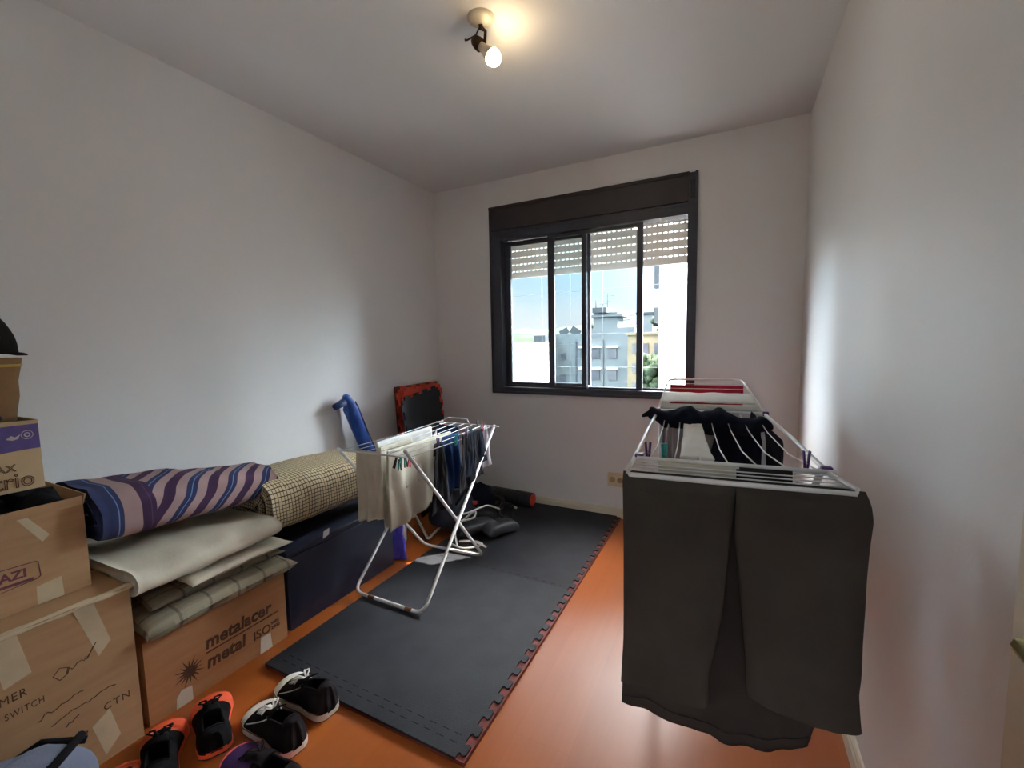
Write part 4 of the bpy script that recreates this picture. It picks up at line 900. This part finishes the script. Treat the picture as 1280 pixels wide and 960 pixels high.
drape('slate_tshirt', 'slate blue garment hanging furthest right on the large rack, its corner pulled up', M['slate_cloth'], B(.155, .955, 1.008), B(.240, .80, .925), .30, .22, RB@Vector((-.8, -.5, 0)), 1.2, .010, 6, flare=.2, cat='shirt')
drape('grey_tshirt', 'grey garment hanging in the middle of the large rack beside the white towel', M['grey_cloth'], B(-.14, .92, .995), B(.05, .92, .995), .34, .20, Yn, 3, .012, 5, cat='shirt')
drape('lilac_cloth', 'pale lilac cloth hanging at the left side of the large rack', M['lilac_cloth'], B(-.195, .95, 1.005), B(-.125, .95, 1.005), .32, .20, Yn, 2, .010, 8)
drape('grey_strip_cloth', 'narrow dark grey strip hanging next to the pale lilac cloth', M['grey_cloth'], B(-.155, .60, .985), B(-.155, .72, .983), .20, .12, RB@Vector((1, 0, 0)), 1, .008, 2)
k = MB(); k.grid(lambda u, v: B(-.068+(.030+.012*(1-v))*(u*2-1)*1.0, .22+.64*v, .985+.006*nz3(u*4, v*6, 3)-.012*math.sin(PI*v)-.004*abs(u*2-1)), 10, 40)
single('white_hand_towel', k, M['white_cloth'], 'narrow white towel laid lengthwise on the wires of the large rack', 'towel', thick=.010)
drape('white_sheet', 'white sheet draped over the raised far wing of the large rack', M['white_cloth'], B(-.200, 1.04, 1.016), B(.195, 1.04, 1.018), .022, .24, Yn, 3, .002, 2, top=.008, cat='sheet')
drape('red_cloth', 'red cloth hanging over the far bar of the raised wing', M['red_cloth'], B(-.165, 1.36, 1.074), B(.172, 1.36, 1.072), .045, .24, Yn, 2, .003, 5, top=.006)
k = MB(); k.grid(lambda u, v: B(-.192+.380*u, 1.07+.15*v, 1.028+.024*v+.004*nz3(u*6, v*4, 7)), 20, 8); single('white_pillowcase', k, M['white_cloth'], 'white pillowcase lying flat on the wires behind the white sheet', 'pillowcase', thick=.006)
peg(M['purple_pl'], 'dark purple peg at the left knot of the large rack', B(-.190, .15, 1.006), .5); peg(M['teal'], 'teal peg on the left of the large rack', B(-.150, .17, 1.0), 1.0)
peg(M['purple_pl'], 'dark purple peg at the right knot of the large rack, by the wall', B(.165, .15, 1.008), .2)

# ------------------------------------------------------------ shoes
def hw_tab(t, tab): return interp(tab, t)
SOLE = [(0, .012), (.02, .022), (.06, .031), (.2, .034), (.4, .031), (.6, .038), (.78, .045), (.9, .040), (.96, .028), (1.0, .006)]
def shoe(name, lab, loc, rz, L_, mats, hi, group, toe_len=.17, sole_h=.022, laces=True, stripe=False, tongue=True, wide=1.2, run=False):
    """local +X is the toe direction"""
    body, sole, toe, lining, lace, outsole = mats
    t = thing(name, lab, 'shoe', loc, rz, group)
    def outline(s, off=0):
        w = hw_tab(s, SOLE)*(L_/.28)*wide; return w+off
    def cy(s): return .006*math.sin(PI*s)
    # sole
    k = MB(); n = 30; ss = [.5-.5*math.cos(PI*i/n) for i in range(n+1)]
    ring = [(s*L_, outline(s, .004)+cy(s)) for s in ss]+[(s*L_, -outline(s, .004)+cy(s)) for s in ss[::-1]]
    kick = (lambda x: .012*max(0, x/L_-.80)/.2) if run else (lambda x: 0)
    m_ = len(ring)
    vs = [(x, y, .004+kick(x)) for x, y in ring]+[(x*1.0, y*(1.02 if not run else .95), sole_h+kick(x)) for x, y in ring]
    k.add(vs, [tuple(range(m_-1, -1, -1)), tuple(range(m_, 2*m_))]+[(i, (i+1) % m_, m_+(i+1) % m_, m_+i) for i in range(m_)]); part('sole', k, sole, t, local=True)
    k = MB(); vs = [(x, y*.99, 0+kick(x)) for x, y in ring]+[(x, y, .0045+kick(x)) for x, y in ring]
    k.add(vs, [tuple(range(m_-1, -1, -1)), tuple(range(m_, 2*m_))]+[(i, (i+1) % m_, m_+(i+1) % m_, m_+i) for i in range(m_)]); part('outsole', k, outsole, t, local=True)
    # upper: sections along the length; collar opens from s=.02 to s=.42
    H = [(0, hi*.92), (.10, hi), (.25, hi*.94), (.40, hi*.80 if hi > .1 else .078), (.50, .078), (.62, .066), (.75, .054), (.88, .046), (.96, .036), (1, .020)]
    def up(s, a):  # a 0..1 from left bottom over the top to right bottom
        w = outline(s, .0005); h = interp(H, s)-sole_h*.8; an_ = PI*a; c_ = math.cos(an_); s_ = math.sin(an_)
        nar = 1-(.30 if s > .42 else .22)*(s_**2)*(1 if hi < .1 or s > .5 else 1.4)
        p = .75 if s > .42 else .55
        return Vector((s*L_+(.008*s_ if s < .1 else 0), math.copysign(abs(c_)**p, c_)*w*nar+cy(s), sole_h*.8+h*(s_**.72)))
    S0, S1, A0 = .10, .44, .30
    k = MB(); nS, nA = 44, 26
    idx = {}
    for i in range(nS+1):
        for j in range(nA+1):
            idx[i, j] = len(k.v); k.v.append(tuple(up(i/nS, j/nA)))
    for i in range(nS):
        for j in range(nA):
            s_, a_ = (i+.5)/nS, (j+.5)/nA
            if S0 < s_ < S1 and A0 < a_ < 1-A0: continue
            k.f.append([idx[i, j], idx[i+1, j], idx[i+1, j+1], idx[i, j+1]]); k.sm.append(True); k.mi.append(1 if s_ > 1-toe_len else 0); k.uv.append(None)
    k.f.append([idx[0, j] for j in range(nA, -1, -1)]); k.sm.append(True); k.mi.append(0); k.uv.append(None)
    upper_ = part('upper', k, [body, toe], t, local=True, thick=.003)
    # collar rim
    i0, i1 = int(S0*nS+.5), int(S1*nS+.5); j0, j1 = int(A0*nA+.5), nA-int(A0*nA+.5)
    rim = [up(i/nS, j0/nA) for i in range(i0, i1+1)]+[up(i1/nS, j/nA) for j in range(j0+1, j1+1)]+[up(i/nS, j1/nA) for i in range(i1-1, i0-1, -1)]+[up(i0/nS, j/nA) for j in range(j1-1, j0, -1)]
    k = MB(); k.tube(rim, .0042, 7, closed=True); part('collar', k, lining, t, local=True)
    k = MB(); cen_ = sum((Vector(q) for q in rim), Vector())/len(rim)
    def inn(u, v):
        p = Vector(rim[int(u*len(rim)) % len(rim)]); q = p.copy(); q.z = .030+(p.z-.030)*(1-v); q.x = cen_.x+(p.x-cen_.x)*(1-.1*v); q.y = cen_.y+(p.y-cen_.y)*(1-.12*v); return q
    k.grid(inn, len(rim), 5, cu=True); k.add([inn(i/len(rim), 1) for i in range(len(rim))], [tuple(range(len(rim)))]); part('lining', k, lining, t, local=True)
    if tongue:
        k = MB(); k.grid(lambda u, v: Vector((L_*(.60-.26*v), (u-.5)*.040*(1+.35*v)+cy(.5), interp(H, .60-.26*v)+.006+.014*v-.010*abs(u-.5)**2*4)), 8, 12); part('tongue', k, body if not run else lining, t, local=True, thick=.004)
    if laces:
        k = MB()
        for q in range(5):
            s_ = .46+q*.055; z_ = .0055
            a, b_ = up(s_, .36), up(s_+.045, .64); c_, d_ = up(s_, .64), up(s_+.045, .36); mid = up(s_+.02, .5)
            for p_, r__ in ((a, b_), (c_, d_)):
                k.tube([p_+Vector((0, 0, .002)), (p_+r__)*.5+Vector((0, 0, z_+.005)), r__+Vector((0, 0, .002))], .0024, 6)
        o = up(.46, .5)+Vector((0, 0, .012))
        for s_ in (-1, 1):
            k.tube([o+Vector((0, 0, 0)), o+Vector((.012, s_*.020, .008)), o+Vector((.034, s_*.034, .0)), o+Vector((.030, s_*.016, .006)), o], .0022, 6); k.tube([o, o+Vector((.03, s_*.012, .006)), o+Vector((.055, s_*.03, -.010))], .0022, 6)
        part('laces', k, lace, upper_, local=True)
    if stripe:
        k = MB()
        for a_ in (.10, .90):
            k.tube([up(.76-.30*q/10, a_+(.18 if a_ < .5 else -.18)*q/10)+Vector((0, 0, .002)) for q in range(11)], .0022, 5)
        part('piping', k, toe, t, local=True)
        k = MB(); k.tube([up(q/40, .012)+Vector((0, .0045 if True else 0, .002)) for q in range(2, 38)], .0016, 5); k.tube([up(q/40, .988)+Vector((0, -.0045, .002)) for q in range(2, 38)], .0016, 5); part('foxing_line', k, M['rubber_brown'], t, local=True)
    return t
CV = (M['canvas_black'], M['rubber_white'], M['rubber_white'], M['canvas_black'], M['lace_white'], M['rubber_brown'])
shoe('canvas_sneaker', 'black canvas sneaker with white toe cap and laces, nearer the camera of its pair', (1.115, .825, 0), math.radians(172), .285, CV, .115, 'black canvas sneakers', stripe=True, sole_h=.026, toe_len=.20, wide=1.3)
shoe('canvas_sneaker', 'black canvas sneaker with white toe cap, touching the corner of the foam mat', (1.095, .975, 0), math.radians(176), .285, CV, .115, 'black canvas sneakers', stripe=True, sole_h=.026, toe_len=.20, wide=1.3)
OR = (M['black_cloth'], M['orange'], M['orange'], M['black_cloth'], M['black_cloth'], M['black'])
shoe('running_shoe', 'orange running shoe with black lining, right one of the pair beside the printed box', (.885, .705, 0), math.radians(154), .27, OR, .082, 'orange running shoes', run=True, toe_len=.36, wide=1.45)
shoe('running_shoe', 'orange running shoe with black lining, nearest the corner between the two boxes', (.860, .555, 0), math.radians(150), .27, OR, .082, 'orange running shoes', run=True, toe_len=.36, wide=1.45)
shoe('running_shoe', 'orange shoe in front of the largest box, at the bottom edge', (.935, .445, 0), math.radians(160), .27, OR, .082, 'orange running shoes', run=True, toe_len=.36, wide=1.45)
PU = (M['canvas_black'], M['pink'], M['purple'], M['canvas_black'], M['canvas_black'], M['pink'])
shoe('running_shoe', 'dark purple running shoe with a pink sole at the bottom edge of the photo', (1.225, .735, 0), math.radians(184), .285, PU, .075, 'purple running shoes', run=True, toe_len=.5, wide=1.3)

# backpack corner at the bottom left
bk = thing('backpack', 'pale blue bag with a dark strap at the bottom left corner of the photo', 'bag', (.76, .24, 0))
def bkfn(u, v):
    a = 2*PI*u; return Vector((.755, .295, .145))+Vector((math.cos(a)*math.sin(PI*v)*.11, math.sin(a)*math.sin(PI*v)*.17, math.cos(PI*v)*.138))*(1+.06*nz3(math.cos(a)*2, math.sin(a)*2, v*4))
k = MB(); k.grid(bkfn, 32, 20, cu=True); part('bag_body', k, M['bag_blue'], bk)
k = MB(); k.tube([bkfn(.62, .62)+Vector((-.01, -.01, 0)), bkfn(.5, .35)+Vector((-.01, 0, .005)), bkfn(.38, .25)+Vector((0, .0, .012)), bkfn(.25, .32)+Vector((0, .012, .01))], .009, 8); k.tube([bkfn(.25, .30)+Vector((0, .01, .025)), bkfn(.1, .25)+Vector((0, .0, .01)), bkfn(.95, .3)+Vector((.01, 0, .01))], .011, 8); part('strap', k, M['black_cloth'], bk)
k = MB(); k.grid(lambda u, v: Vector((.637, .215, .15))+Vector((math.cos(2*PI*u)*math.sin(PI*v)*.055, math.sin(2*PI*u)*math.sin(PI*v)*.10, math.cos(PI*v)*.150))*(1+.3*nz3(math.cos(2*PI*u)*2, math.sin(2*PI*u)*2, v*7)), 24, 18, cu=True)
single('dark_bag', k, M['black_cloth'], 'slumped dark fabric bag between the largest box and the pale blue bag', 'bag')
